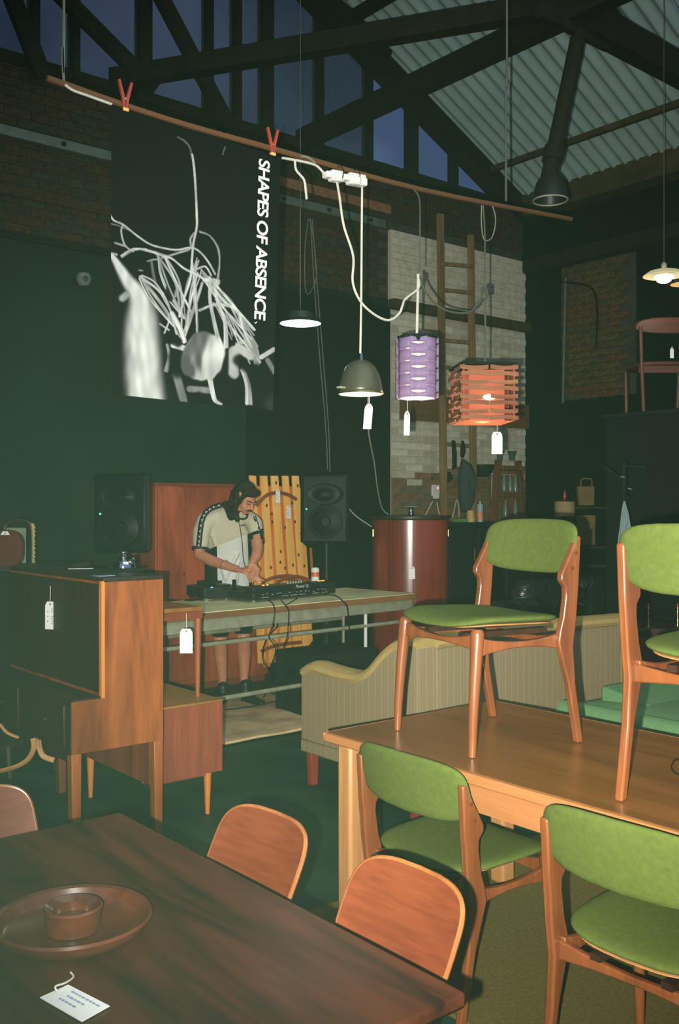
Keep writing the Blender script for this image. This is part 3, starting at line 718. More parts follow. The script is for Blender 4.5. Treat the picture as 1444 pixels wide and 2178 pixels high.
# headphone / fader post
obj('display', prism(N(), [(-.008, .071), (.008, .071), (.006, .15), (-.006, .15)], .03, 'xz', .26), M['speaker'], ct, loc=(-.055, 0, 0))
# white and red drinks can
q = b_local(681, 1262)
cn = thing('drinks_can', 'white and red drinks can standing behind the controller on the workbench', 'can', BW(q[0], q[1] + .06), YAW)
obj('body', lathe(N(), [(0, 0), (.026, 0), (.033, .008), (.033, .105), (.026, .116), (.024, .114), (0, .113)], 30), M['white'], cn)
obj('print', lathe(N(), [(.0334, .045), (.0336, .05), (.0336, .075), (.0334, .082)], 30), mat('canred', (.75, .12, .07), .4), cn)
cn.location.z += .0
obj('riser', lathe(N(), [(.012, 0), (.012, .09), (0, .09)], 16), M['white'], cn, loc=(0, 0, 0))
for ch_ in cn.children: ch_.location.z += .085 if ch_.name.split('.')[0] != 'riser' else 0
# small clutter left of the player
q = b_local(412, 1277); o = thing('phone', 'black phone lying flat at the left end of the workbench', 'phone', BW(*q), WB + .3)
obj('body', bx(-.07, .07, -.035, .035, 0, .009), M['black'], o, bevel=.004)
obj('screen', bx(-.066, .066, -.031, .031, .0092, .0098), M['speaker'], o, smooth=False)
q = b_local(448, 1275); hq = BW(*q)
o = thing('keys', 'bunch of keys and a tan strap beside the media player', 'keys', hq, 0)
obj('ring', tube(N(), [(math.cos(a) * .028, math.sin(a) * .012, .03 + math.sin(a) * .028) for a in [i * math.pi / 8 for i in range(16)]], .004, 6, True), M['chrome'], o)
obj('strap', tube(N(), catmull([(.0, 0, .02), (.05, .01, .035), (.09, .0, .02), (.13, -.01, .008)], 5), .014, 8, flat=(1, .5)), M['oakleg'], o)
for a_ in (.3, -.4): obj('key', bx(0, .05, -.008, .008, 0, .003), M['brass'], o, loc=(-.05, .0, .0), rot=(0, 0, a_), smooth=False)
# cables over the bench edge
def cab(pts, lab, r=.0045, m='black'):
    o = cord('cable', pts, r, M[m], k=7); return tag(o, lab, 'cable', 'black cables round the workbench')
F0 = lambda px_, py_, dy=-.03: onY(px_, py_, 5.5 + dy)
def fr(px_, py_, t_): return onT(px_, py_, t_)
cab([fr(571, 1277, 6.72), fr(580, 1284, 6.62), fr(584, 1300, 6.55), fr(580, 1330, 6.55), fr(572, 1355, 6.6), fr(585, 1375, 6.7), fr(584, 1395, 6.8), fr(572, 1425, 6.9)], 'black cable hanging from the controller, left strand of the pair')
cab([fr(598, 1277, 6.78), fr(607, 1288, 6.66), fr(614, 1300, 6.62), fr(613, 1330, 6.62), fr(611, 1355, 6.65), fr(600, 1385, 6.8), fr(592, 1440, 7.0), fr(575, 1470, 7.2), fr(590, 1478, 7.3)], 'black cable hanging from the controller, right strand of the pair')
cab([fr(632, 1273, 6.85), fr(615, 1283, 6.75), fr(607, 1288, 6.67)], 'short black cable joining the hanging cables at the bench edge', .004)
cab([fr(690, 1264, 7.1), fr(715, 1268, 7.0), fr(730, 1280, 6.92), fr(738, 1292, 6.86), fr(742, 1330, 6.95), fr(745, 1390, 7.2)], 'black cable draped over the right part of the bench top', .0045)
cab([fr(478, 1510, 6.9), fr(520, 1505, 7.0), fr(560, 1498, 7.1), fr(600, 1488, 7.2), fr(640, 1478, 7.4)], 'black cable lying across the rug under the workbench', .005)
cab([fr(560, 1485, 7.2), fr(575, 1440, 7.3), fr(558, 1400, 7.3), fr(566, 1360, 7.2), fr(590, 1330, 7.1), fr(575, 1310, 7.0)], 'tangled black cable hanging behind the bench legs', .004)

# ------------------------------------------------------------------ black bass speaker under the bench
sb = thing('bass_speaker', 'black boxy bass speaker on the floor under the workbench', 'speaker', (0, 0, 0))
SX0, SX1, SY0, SY1 = 4.27, 4.90, 5.50, 5.95
obj('cabinet', bx(SX0, SX1, SY0, SY1, .028, .47), M['blackmatte'], sb, bevel=.012)
obj('grille', bx(SX0 + .03, SX1 - .03, SY0 - .014, SY0 - .001, .06, .44), M['black'], sb, bevel=.004)
obj('side_handle', bx(SX0 - .006, SX0 + .001, 5.68, 5.80, .30, .35), M['speaker'], sb, bevel=.004)
for x in (SX0 + .05, SX1 - .05):
    for y in (SY0 + .05, SY1 - .05): obj('foot', lathe(N(), [(0, .012), (.02, .012), (.02, .03), (0, .03)], 12, (x, y, 0)), M['black'], sb)
# two loudspeakers on stands
def speaker(lab, lab2, p, zb, rz, hgt=.60):
    w, d = .40, .34
    sp = thing('loudspeaker', lab, 'loudspeaker', (p.x, p.y, zb), rz, 'black loudspeakers on poles')
    out = [(-w / 2, 0), (w / 2, 0), (w / 2 + .01, -.02), (w * .36, -d), (-w * .36, -d), (-w / 2 - .01, -.02)]
    out = [(x, -y) for x, y in out]
    obj('cabinet', prism(N(), [(x, y) for x, y in out], hgt, 'xy', hgt / 2), M['speaker'], sp, bevel=.03)
    obj('woofer', lathe(N(), [(0, -.018), (.03, -.012), (.05, .012), (.115, .0), (.135, -.006), (.145, .004), (.145, .012)], 48), M['speaker'], sp, loc=(.01, -.004, hgt * .31), rot=(math.pi / 2, 0, 0)).scale = (1, 1, 1)
    h = obj('horn', lathe(N(), [(.03, .02), (.06, .002), (.10, -.004), (.118, .002), (.12, .01)], 40), M['speaker'], sp, loc=(.01, -.006, hgt * .70), rot=(math.pi / 2, 0, 0)); h.scale = (1.3, .78, 1)
    obj('power_light', lathe(N(), [(0, 0), (.006, 0), (.006, .004), (0, .004)], 10), lit_gr, sp, loc=(-.155, -.002, hgt * .49), rot=(math.pi / 2, 0, 0))
    obj('rim', tube(N(), catmull([(-w * .40, -.004, hgt - .03), (0, -.006, hgt - .022), (w * .40, -.004, hgt - .03)], 5), .005, 6), M['speaker'], sp)
    st = thing('speaker_stand', lab2, 'speaker stand', (p.x, p.y, 0), rz, 'speaker stands')
    obj('pole', tube(N(), [(0, .15, .05), (0, .15, zb + .0)], .017, 10), M['black'], st)
    for k in range(3):
        a = 2 * math.pi * k / 3 + .5; obj('leg', tube(N(), [(0, .15, .55), (math.cos(a) * .42, .15 + math.sin(a) * .42, .012)], .012, 8), M['black'], st)
    obj('collar', lathe(N(), [(.018, .50), (.032, .51), (.032, .58), (.018, .59)], 14, (0, .15, 0)), M['black'], st)
    return sp
speaker('black loudspeaker with a green light at the left of the teak wardrobe', 'black pole stand of the left loudspeaker', onT(256, 1090, 7.35), 1.19, YAW - .10)
speaker('black loudspeaker with a green light to the right of the slatted pine panel', 'black pole stand of the right loudspeaker', onT(690, 1090, 8.35), 1.225, YAW - .12, .60)

# ------------------------------------------------------------------ teak wardrobe behind the man
wd = thing('wardrobe', 'reddish teak wardrobe standing against the green wall behind the man', 'wardrobe', (0, 0, 0))
obj('case', bx(3.90, 5.02, 7.10, 7.53, .06, 1.71), M['wardrobe'], wd, smooth=False)
obj('top', bx(3.885, 5.035, 7.08, 7.54, 1.71, 1.735), M['teak_h'], wd, bevel=.004)
wx = onY(394, 1200, 7.08).x
for a, b in ((3.915, wx + .0), (wx + .005, 5.005)):
    d = obj('door', bx(a, b, 7.078, 7.098, .10, 1.695), M['wardrobe'], wd, bevel=.003)
kp = onY(391, 1221, 7.07); obj('keyhole', lathe(N(), [(0, 0), (.010, 0), (.010, .006), (0, .006)], 14), M['brass'], wd, loc=kp, rot=(math.pi / 2, 0, 0))
obj('plinth', bx(3.92, 5.0, 7.12, 7.50, 0, .06), M['teak_h'], wd, smooth=False)

# ------------------------------------------------------------------ slatted pine panel
pn = thing('pine_panel', 'tall knotty pine slat panel with curved crossbars leaning behind the man', 'slatted panel', (0, 0, 0))
PYp = 6.98
def pp(x, y, dy=0): return onY(x, y, PYp + dy)
def quad_slat(tl, tr, br_, bl, th=.018, dy=0):
    bm = N(); q = [pp(*c, dy) for c in (tl, tr, br_, bl)]
    A = [bm.verts.new(v) for v in q]; B = [bm.verts.new(v + Vector((0, th, 0))) for v in q]
    bm.faces.new(A); bm.faces.new(B[::-1])
    for i in range(4): bm.faces.new((A[i], A[(i + 1) % 4], B[(i + 1) % 4], B[i]))
    return bm
for tl, tr, br_, bl in (((531, 1011), (545, 1012), (566, 1410), (550, 1412)), ((554, 1012), (569, 1012), (594, 1408), (574, 1410)), ((577, 1012), (592, 1012), (622, 1402), (601, 1404)),
                        ((601, 1012), (614, 1012), (645, 1398), (627, 1400)), ((623, 1012), (636, 1012), (640, 1155), (662, 1392), (648, 1396))[:0] or ((622, 1012), (636, 1012), (661, 1392), (647, 1394))):
    obj('slat', quad_slat(tl, tr, br_, bl, .02, 0), M['pine'], pn, bevel=.003)
for tl, tr, br_, bl in (((544, 1034), (556, 1034), (578, 1418), (562, 1420)), ((567, 1034), (579, 1034), (606, 1412), (590, 1414)), ((590, 1034), (603, 1034), (634, 1406), (616, 1408)), ((612, 1034), (625, 1034), (655, 1402), (640, 1404))):
    obj('slat', quad_slat(tl, tr, br_, bl, .02, .024), M['pine2'], pn, bevel=.003)
obj('side_board', quad_slat((632, 1032), (641, 1040), (640, 1150), (636, 1150), .02, .01), M['pine'], pn, bevel=.003)
obj('side_board', quad_slat((637, 1150), (652, 1162), (667, 1385), (660, 1388), .02, .01), M['pine'], pn, bevel=.003)
obj('frame_rail', quad_slat((660, 1165), (664, 1165), (668, 1240), (665, 1240), .02, .03), M['pine2'], pn, bevel=.003)
for pts in ([(546, 1075), (566, 1054), (590, 1048), (612, 1052), (630, 1062)], [(556, 1240), (580, 1229), (610, 1225), (640, 1228), (660, 1236)], [(556, 1385), (590, 1372), (640, 1366)], [(590, 1238), (612, 1230), (640, 1240)]):
    obj('crossbar', tube(N(), catmull([pp(x, y, -.018) for x, y in pts], 5), .016, 8), M['barkbar'], pn)
for i, (x, y) in enumerate([(587, 1027), (633, 1033), (612, 1082), (578, 1093), (567, 1075), (596, 1196), (576, 1207), (623, 1202), (647, 1204), (606, 1122), (627, 1110), (597, 1173), (621, 1070), (635, 1180), (579, 1110), (606, 1208), (640, 1135)]):
    o = obj('knot', lathe(N(), [(0, -.003), (.010, -.002), (.012, .002)], 10), M['knot'], pn, loc=pp(x, y, -.004), rot=(math.pi / 2, 0, 0)); o.scale = (.9, 1.3, 1)
for lab, x, y in (('white price tag high on the pine slat panel beside the man\'s head', 591, 1040), ('white price tag on the pine slat panel, lower and to the right', 614, 1074)):
    p = pp(x, y - 6, -.045); swing_tag(lab, p, .030, .047, .115, lines=1, rz=0)

# ------------------------------------------------------------------ bow-fronted mahogany cabinet with a steel stand on it
mc = onT(872, 1100, 8.62)
cb = thing('round_cabinet', 'dark red bow-fronted wooden cabinet behind the right end of the workbench', 'cabinet', (mc.x, mc.y, 0), YAW)
R_ = .335
def arc(bm, a0, a1, r0, r1, z0, z1, n=10):
    A = []
    for k in range(n + 1):
        a = a0 + (a1 - a0) * k / n; c, s = math.cos(a), math.sin(a)
        A.append([bm.verts.new((c * r, -s * r, z)) for r, z in ((r0, z0), (r1, z0), (r1, z1), (r0, z1))])
    for p, q_ in zip(A, A[1:]):
        for i in range(4): bm.faces.new((p[i], p[(i + 1) % 4], q_[(i + 1) % 4], q_[i]))
    bm.faces.new(A[0][::-1]); bm.faces.new(A[-1]); return bm
seams = [math.pi * v for v in (0.0, .245, .43, .50, .645, .74, 1.0)]
edges = [0, math.acos(.55), math.acos(.0), math.acos(-.52), math.pi]
for a, b in zip(edges, edges[1:]): obj('door_panel', arc(N(), a + .006, b - .006, R_ - .018, R_, .70, 1.425), M['mahog'], cb, ang=25)
for a, b in zip(edges, edges[1:]): obj('base_panel', arc(N(), a + .006, b - .006, R_ - .018, R_, .04, .69), M['mahog'], cb, ang=25)
obj('carcass', lathe(N(), [(0, .03), (R_ - .022, .03), (R_ - .022, 1.43), (0, 1.43)], 40), M['blackmatte'], cb)
obj('top', lathe(N(), [(0, 1.432), (R_ + .012, 1.432), (R_ + .016, 1.445), (R_ + .012, 1.458), (0, 1.458)], 48), M['bureau_dark'], cb)
obj('plinth', lathe(N(), [(0, 0), (R_ - .03, 0), (R_ - .03, .03), (0, .03)], 32), M['black'], cb)
for a in (-.005, .02): pass
obj('hinge', bx(-R_ + .004, -R_ + .010, -.09, -.08, 1.28, 1.34), M['brass'], cb, smooth=False)
obj('hinge', bx(R_ - .010, R_ - .004, -.09, -.08, 1.28, 1.34), M['brass'], cb, smooth=False)
p = onT(876, 1180, 8.25); swing_tag('small white price tag on the front of the bow-fronted cabinet', p, .10, .052, .105)
cs_ = thing('cake_stand', 'small steel stand with a flat round dish on the bow-fronted cabinet', 'stand', (mc.x, mc.y, 1.459), YAW)
obj('dish', lathe(N(), [(0, .072), (.075, .074), (.092, .082), (.090, .086), (.07, .079), (0, .077)], 36), M['steel'], cs_)
obj('stem', lathe(N(), [(0, 0), (.035, 0), (.020, .012), (.013, .04), (.018, .072)], 24), M['chrome'], cs_)
cs_.location = Vector(cs_.location) + Vector((-CA * .1, -SA * .1, 0))

# ------------------------------------------------------------------ striped sofa
m, n, l, b_ = mk('sofa_stripe'); M['sofa'] = m
t_ = n.new('ShaderNodeTexCoord'); w_ = n.new('ShaderNodeTexWave'); w_.wave_type = 'BANDS'; w_.bands_direction = 'DIAGONAL'; w_.inputs['Scale'].default_value = 13; w_.inputs['Distortion'].default_value = .15
mp = n.new('ShaderNodeMapping'); mp.inputs['Scale'].default_value = (1, 1, 0)
cr = n.new('ShaderNodeValToRGB'); e = cr.color_ramp.elements; e[0].position = 0; e[0].color = rgb(140, 126, 92); e[1].position = .78; e[1].color = rgb(137, 123, 91)
x_ = cr.color_ramp.elements.new(.93); x_.color = rgb(150, 130, 106)
b_.inputs['Roughness'].default_value = .95; b_.inputs['Specular IOR Level'].default_value = .15
l.new(t_.outputs['Object'], mp.inputs[0]); l.new(mp.outputs[0], w_.inputs['Vector']); l.new(w_.outputs['Fac'], cr.inputs['Fac']); l.new(cr.outputs['Color'], b_.inputs['Base Color'])
M['piping'] = mat('piping', rgb(166, 143, 90), .9, var=.06, scale=40, spec=.15)
sf = thing('sofa', 'beige pinstriped sofa with curved arms, seen from behind', 'sofa', (0, 0, 0))
AX0, AX1, SBY, SFY = 3.28, 5.08, 3.40, 4.32
prof = [(SFY, .628), (4.24, .660), (4.10, .652), (3.98, .648), (3.86, .655), (3.76, .70), (3.66, .79), (3.56, .855), (3.44, .872), (SBY, .872)]
pc = catmull([(0, y, z) for y, z in prof], 5)
out = [(v.y, v.z - .02) for v in pc] + [(SBY - .006, .25), (SFY, .25)]
for xa, nm in ((AX0, 'arm'), (AX1 - .13, 'arm')):
    obj(nm, prism(N(), out, .13, 'yz', xa + .065), M['sofa'], sf, bevel=.01)
    obj('arm_roll', tube(N(), [Vector((xa + .07, v.y, v.z - .012)) for v in pc], .040, 12, flat=(2.0, 1)), M['piping'], sf)
    obj('skirt', bx(xa - .004, xa + .134, SBY + .0, SFY + .004, .182, .249), M['sofa'], sf, bevel=.008)
btop = []
for i in range(13):
    u = i / 12; x = AX0 + .131 + (AX1 - AX0 - .262) * u; btop.append((x, .872 - .0 * math.sin(math.pi * u) + .012 * math.sin(math.pi * u)))
obj('back', prism(N(), [(x, z - .02) for x, z in btop] + [(AX1 - .131, .25), (AX0 + .131, .25)], .14, 'xz', SBY + .07), M['sofa'], sf, bevel=.012)
obj('back_roll', tube(N(), [Vector((x, SBY + .065, z - .012)) for x, z in btop], .040, 12, flat=(2.1, 1)), M['piping'], sf)
obj('skirt', bx(AX0 + .136, AX1 - .136, SBY - .003, SBY + .02, .182, .249), M['sofa'], sf, bevel=.008)
obj('seat_deck', bx(AX0 + .13, AX1 - .13, SBY + .14, SFY - .02, .19, .34), M['sofa'], sf, bevel=.01)
for i in range(2):
    xm = AX0 + .13 + (AX1 - AX0 - .26) * (i + .5) / 2
    obj('seat_cushion', pad(N(), .74, .74, .13, 7, lambda v, xm=xm: v + Vector((xm, SBY + .53, .41))), M['sofa'], sf, ang=0)
for x in (AX0 + .045, AX1 - .045):
    for y in (SBY + .05, SFY - .045): obj('leg', prism(N(), [(-.020, 0), (.020, 0), (.026, .185), (-.026, .185)], .045, 'xz'), M['mahog'], sf, bevel=.003, loc=(x, y, 0))

# ------------------------------------------------------------------ turquoise chaise to the right of the oak table
tq = thing('turquoise_daybed', 'turquoise upholstered daybed behind the oak table at the right', 'daybed', (0, 0, 0))
obj('mattress', pad(N(), 1.0, 1.75, .22, 9, lambda v: v + Vector((4.47, 2.30, .455))), M['turq'], tq, ang=0)
obj('roll', tube(N(), [(4.02, 3.10, .50), (4.00, 2.6, .50), (4.00, 1.5, .50)], [.06, .065, .06], 16), M['turq'], tq)
obj('bolster', prism(N(), [(3.02, .52), (2.55, .52), (3.02, .62)], .62, 'yz', 4.52), M['turq'], tq, bevel=.02)
obj('frame', bx(4.02, 4.93, 1.50, 3.10, .28, .36), M['bureau_dark'], tq, bevel=.005)
for x in (4.08, 4.88):
    for y in (1.56, 3.04): obj('leg', lathe(N(), [(.012, 0), (.02, .28)], 12, (x, y, 0), True), M['bureau_dark'], tq)
# ------------------------------------------------------------------ the man at the decks
T0 = 7.55; pf = onT(505, 1492, T0)
man = thing('person', 'person with long dark hair in a beige and grey T-shirt bending over the DJ controller', 'person', (pf.x, pf.y, 0), YAW)
x0_ = (505 - CX) / FPX * T0
def L(px_, py_, t=T0): return Vector(((px_ - CX) / FPX * t - x0_, t - T0, CH + (HZ - py_) / FPX * t))
def remesh(o, v, sm=4):
    r = o.modifiers.new('union', 'REMESH'); r.mode = 'VOXEL'; r.voxel_size = v; r.use_smooth_shade = True
    s = o.modifiers.new('smooth', 'SMOOTH'); s.iterations = sm; s.factor = .5
# head frame
F_ = Vector((.60, -.62, -.50)).normalized()
U_ = Vector((.30, -.28, .90)); U_ = (U_ - F_ * U_.dot(F_)).normalized(); S_ = F_.cross(U_).normalized()
hc = L(521, 1061, 7.33)
def H(s, f, u): return hc + S_ * s + F_ * f + U_ * u
ax = (S_, F_, U_)
bm = N()
ell(bm, H(0, -.012, .028), (.074, .094, .082), ax)           # skull
ell(bm, H(0, .040, -.030), (.056, .052, .070), ax)           # face
ell(bm, H(0, .062, -.084), (.024, .022, .020), ax, 2)        # chin
for s in (-1, 1):
    ell(bm, H(s * .032, .055, -.034), (.024, .026, .022), ax, 2)   # cheek
    ell(bm, H(s * .044, .020, -.066), (.016, .034, .026), ax, 2)   # jaw
    ell(bm, H(s * .024, .088, .020), (.022, .009, .008), ax, 2)    # brow
    ell(bm, H(s * .077, -.004, -.004), (.011, .018, .032), ax, 2)  # ear
    ell(bm, H(s * .010, .100, -.032), (.008, .010, .007), ax, 2)   # nostril
    ell(bm, H(s * .026, .082, .004), (.014, .010, .009), ax, 2)    # lid
cap(bm, H(0, .090, .016), .008, H(0, .112, -.024), .0125)
ell(bm, H(0, .088, -.052), (.022, .010, .006), ax, 2); ell(bm, H(0, .086, -.064), (.018, .010, .007), ax, 2)
neck0 = L(497, 1090, 7.50)
chain(bm, [(neck0 + Vector((-.02, .03, -.05)), .062), (neck0, .056), (H(0, -.03, -.05), .052)])
# bare arms and hands
shL, elL, wrL = L(433, 1102, 7.42), L(424, 1180, 7.36), L(503, 1211, 7.10)
shR, elR, wrR = L(541, 1110, 7.40), L(548, 1168, 7.22), L(534, 1203, 7.06)
chain(bm, [(shL, .05), (elL, .043), (L(450, 1193, 7.27), .042), (wrL, .026)])
chain(bm, [(shR, .05), (elR, .042), (L(545, 1182, 7.16), .039), (wrR, .026)])
def hand(wr, kn, tips, thumb, w=.034, back=Vector((0, 0, 1))):
    wr, kn = Vector(wr), Vector(kn); d = (kn - wr).normalized(); side = d.cross(back).normalized()
    nrm = side.cross(d).normalized()
    for q in (-1, -.33, .33, 1):
        cap(bm, wr.lerp(kn, .12) + side * (q * w * .55), .015, kn + side * (q * w * .88), .0125)
    for i, tp in enumerate(tips):
        q = (-1, -.34, .34, 1)[i]; a = kn + side * (q * w * .88); tp = Vector(tp)
        mid = a.lerp(tp, .5) + nrm * .014
        cap(bm, a, .0105, a.lerp(mid, .9), .0095); cap(bm, mid, .0095, mid.lerp(tp, .55), .0085); cap(bm, mid.lerp(tp, .55), .0085, tp, .0075)
    th = [Vector(v) for v in thumb]; cap(bm, wr.lerp(kn, .3) + side * (w * -.8), .014, th[0], .011); cap(bm, th[0], .011, th[1], .0085)
hand(wrL, L(527, 1217, 7.04), [L(544, 1229, 6.98), L(541, 1235, 6.97), L(537, 1239, 6.98), L(532, 1239, 7.00)], [L(530, 1205, 6.99), L(545, 1214, 6.97)])
hand(wrR, L(543, 1217, 7.03), [L(545, 1240, 6.99), L(550, 1242, 6.98), L(556, 1240, 6.98), L(560, 1235, 7.0)], [L(533, 1222, 7.00), L(537, 1236, 6.98)], back=Vector((0, -1, .3)))
# legs
hipL, hipR = L(470, 1275, 7.64), L(512, 1275, 7.60)
knL, knR = L(468, 1362, 7.58), L(518, 1358, 7.54)
anL, anR = L(473, 1452, 7.66), L(519, 1442, 7.60)
cfL, cfR = L(469, 1388, 7.63), L(519, 1384, 7.59)
chain(bm, [(hipL, .085), (knL, .056), (cfL, .056), (L(472, 1425, 7.65), .042), (anL, .034), (L(474, 1474, 7.63), .035)])
chain(bm, [(hipR, .085), (knR, .056), (cfR, .056), (L(520, 1420, 7.60), .042), (anR, .034), (L(522, 1468, 7.58), .035)])
body = obj('body', bm, M['skin'], man, ang=0)
# trunk core joins the limbs into one surface
bm2 = bmesh.new(); bm2.from_mesh(body.data)
_bm = bm; bm = bm2
for a, r in ((L(484, 1262, 7.62), (.14, .10, .11)), (L(484, 1200, 7.58), (.145, .10, .16)), (L(488, 1140, 7.52), (.155, .10, .13)), (L(490, 1108, 7.48), (.17, .085, .07))): ell(bm2, a, r)
bm2.to_mesh(body.data); bm2.free(); body.data.shade_smooth()
remesh(body, .0058, 5)
# face details
dk = mat('face_dark', rgb(60, 40, 26), .7)
bm = N()
for s in (-1, 1):
    chain(bm, [(H(s * .010, .098, .023), .0035), (H(s * .026, .094, .029), .0045), (H(s * .042, .078, .024), .003)])
obj('eyebrows', bm, M['hair'], man)
bm = N()
for s in (-1, 1): chain(bm, [(H(s * .014, .092, .004), .0022), (H(s * .027, .092, .001), .003), (H(s * .038, .082, .003), .0022)])
obj('eyelids', bm, dk, man)
bm = N(); chain(bm, [(H(-.026, .086, -.054), .004), (H(-.012, .100, -.046), .0065), (H(.0, .101, -.045), .006), (H(.012, .100, -.046), .0065), (H(.026, .086, -.054), .004)])
chain(bm, [(H(-.012, .082, -.088), .006), (H(.012, .082, -.088), .006)])
mo = obj('moustache', bm, M['hair'], man); remesh(mo, .002, 2)
# hair
bm = N()
ell(bm, H(0, -.024, .044), (.084, .098, .088), ax)
ell(bm, H(0, .030, .078), (.066, .062, .038), ax)
for s in (-1, 1):
    chain(bm, [(H(s * .062, .045, .072), .022), (H(s * .078, .050, .030), .017), (H(s * .082, .050, -.010), .014)] if s > 0 else [(H(s * .062, .040, .072), .024), (H(s * .076, .030, .050), .016)])
chain(bm, [(H(-.066, -.040, .02), .036), (H(-.070, -.045, -.04), .038), (L(498, 1088, 7.32), .034), (L(505, 1106, 7.30), .020)])
chain(bm, [(H(-.03, -.075, .01), .05), (L(487, 1080, 7.42), .044), (L(492, 1100, 7.38), .030)])
chain(bm, [(H(.07, -.01, .03), .034), (H(.084, .02, -.03), .026), (H(.084, .035, -.08), .018), (H(.080, .04, -.12), .010)])
chain(bm, [(H(.03, -.08, .0), .045), (H(.05, -.06, -.08), .035)])
hr = obj('hair', bm, M['hair'], man); remesh(hr, .0055, 4)
# earring-less ear stays in front of the hair
bm = N(); ell(bm, L(512.5, 1054, 7.238), (.0125, .012, .023), None, 2); ell(bm, L(513.5, 1061, 7.236), (.008, .008, .012), None, 2); ell(bm, L(510.5, 1050, 7.236), (.008, .006, .014), None, 2); obj('ear', bm, M['skin'], man)
# T-shirt
m, n, l, b_ = mk('tshirt'); b_.inputs['Roughness'].default_value = .9; b_.inputs['Specular IOR Level'].default_value = .15
tc_ = n.new('ShaderNodeTexCoord'); sp = n.new('ShaderNodeSeparateXYZ'); l.new(tc_.outputs['Object'], sp.inputs[0])
def math_(op, a, b=None, c=None):
    q = n.new('ShaderNodeMath'); q.operation = op
    for i, v in enumerate((a, b, c)):
        if v is None: continue
        if isinstance(v, (int, float)): q.inputs[i].default_value = v
        else: l.new(v, q.inputs[i])
    return q.outputs[0]
pa, pb_ = L(449, 1166, 7.38), L(527, 1136, 7.38); sl = (pb_.z - pa.z) / (pb_.x - pa.x)
yoke = math_('GREATER_THAN', sp.outputs['Z'], math_('MULTIPLY_ADD', sp.outputs['X'], sl, pa.z - sl * pa.x))
sideL = math_('LESS_THAN', sp.outputs['X'], L(461, 1200, 7.42).x); sideR = math_('GREATER_THAN', sp.outputs['X'], L(526, 1200, 7.42).x)
side = math_('MAXIMUM', sideL, sideR)
c1 = n.new('ShaderNodeMix'); c1.data_type = 'RGBA'; c1.inputs['A'].default_value = rgb(214, 214, 204); c1.inputs['B'].default_value = (.012, .015, .014, 1)
c2 = n.new('ShaderNodeMix'); c2.data_type = 'RGBA'; c2.inputs['B'].default_value = rgb(196, 189, 164)
l.new(side, c1.inputs['Factor']); l.new(c1.outputs['Result'], c2.inputs['A']); l.new(yoke, c2.inputs['Factor']); l.new(c2.outputs['Result'], b_.inputs['Base Color'])
bm = N()
rings = [(L(486, 1262, 7.60), .185, .125), (L(484, 1225, 7.58), .178, .120), (L(484, 1180, 7.55), .180, .122), (L(488, 1140, 7.51), .190, .125), (L(490, 1108, 7.48), .196, .112), (L(492, 1090, 7.47), .16, .088), (L(495, 1078, 7.46), .085, .066)]
RR = []
for c, a, b2 in rings: RR.append([bm.verts.new(c + Vector((math.cos(k * math.pi / 18) * a, math.sin(k * math.pi / 18) * b2, .0))) for k in range(36)])
for a, b2 in zip(RR, RR[1:]):
    for k in range(36): bm.faces.new((a[k], a[(k + 1) % 36], b2[(k + 1) % 36], b2[k]))
bm.faces.new(RR[0][::-1]); bm.faces.new(RR[-1])
chain(bm, [(L(462, 1098, 7.46), .080), (L(438, 1108, 7.42), .074), (L(428, 1132, 7.39), .068), (L(426, 1158, 7.37), .062)])
chain(bm, [(L(525, 1104, 7.44), .070), (L(540, 1114, 7.40), .066), (L(544, 1132, 7.34), .058), (L(545, 1145, 7.30), .054)])
# folds
for p, q_ in ((L(470, 1245, 7.46), L(505, 1180, 7.43)), (L(500, 1250, 7.47), L(515, 1190, 7.43)), (L(465, 1180, 7.44), L(480, 1230, 7.45)), (L(448, 1120, 7.40), L(458, 1160, 7.42))): cap(bm, p, .006, q_, .014)
sh = obj('tshirt', bm, m, man); remesh(sh, .009, 4)
for nm, c, r_, nn in (('cuff', L(426, 1168, 7.37), .066, (elL - shL)), ('cuff', L(545.5, 1152, 7.29), .057, (elR - shR))):
    b = N(); lathe(b, [(r_ - .004, -.012), (r_, -.012), (r_, .010), (r_ - .004, .010)], 28); o = obj(nm, b, M['black'], sh, loc=c); o.rotation_euler = nn.to_track_quat('Z', 'Y').to_euler()
b = N(); tube(b, catmull([L(474, 1070, 7.40), L(480, 1084, 7.33), L(496, 1096, 7.29), L(515, 1104, 7.30), L(526, 1098, 7.36), L(515, 1080, 7.48), L(492, 1070, 7.50)], 5, True), .0075, 8, True); obj('collar', b, M['black'], sh)
# sleeve bands with the row of little emblems
def band(pts, w, nm='sleeve_band', n_e=9, side=(1, 0, 0)):
    P = catmull(pts, 5); b = N(); V = []
    for i, p in enumerate(P):
        d = (P[min(len(P) - 1, i + 1)] - P[max(0, i - 1)]).normalized(); s = d.cross(Vector((0, -1, .15))).normalized()
        V.append((b.verts.new(p + s * w / 2), b.verts.new(p - s * w / 2), p, d, s))
    for a, c in zip(V, V[1:]): b.faces.new((a[0], a[1], c[1], c[0]))
    o = obj(nm, b, M['black'], sh); so = o.modifiers.new('t', 'SOLIDIFY'); so.thickness = .004
    tot = len(V) - 1
    for k in range(n_e):
        u = (k + .5) / n_e * tot; i = int(u); p, d, s = V[i][2].lerp(V[i + 1][2], u - i), V[i][3], V[i][4]; c = p + Vector((0, -.006, 0)); g = w * .30
        e = N(); bar(e, c - d * g * .7 - s * g * .5, c + s * g * .5, .006, .003); bar(e, c + s * g * .5, c + d * g * .7 - s * g * .5, .006, .003)
        obj('emblem', e, M['white'], sh)
band([L(470, 1074, 7.372), L(452, 1080, 7.345), L(438, 1090, 7.325), L(430, 1106, 7.318), L(426, 1128, 7.316), L(424, 1148, 7.306), L(422, 1163, 7.304)], .040, n_e=11)
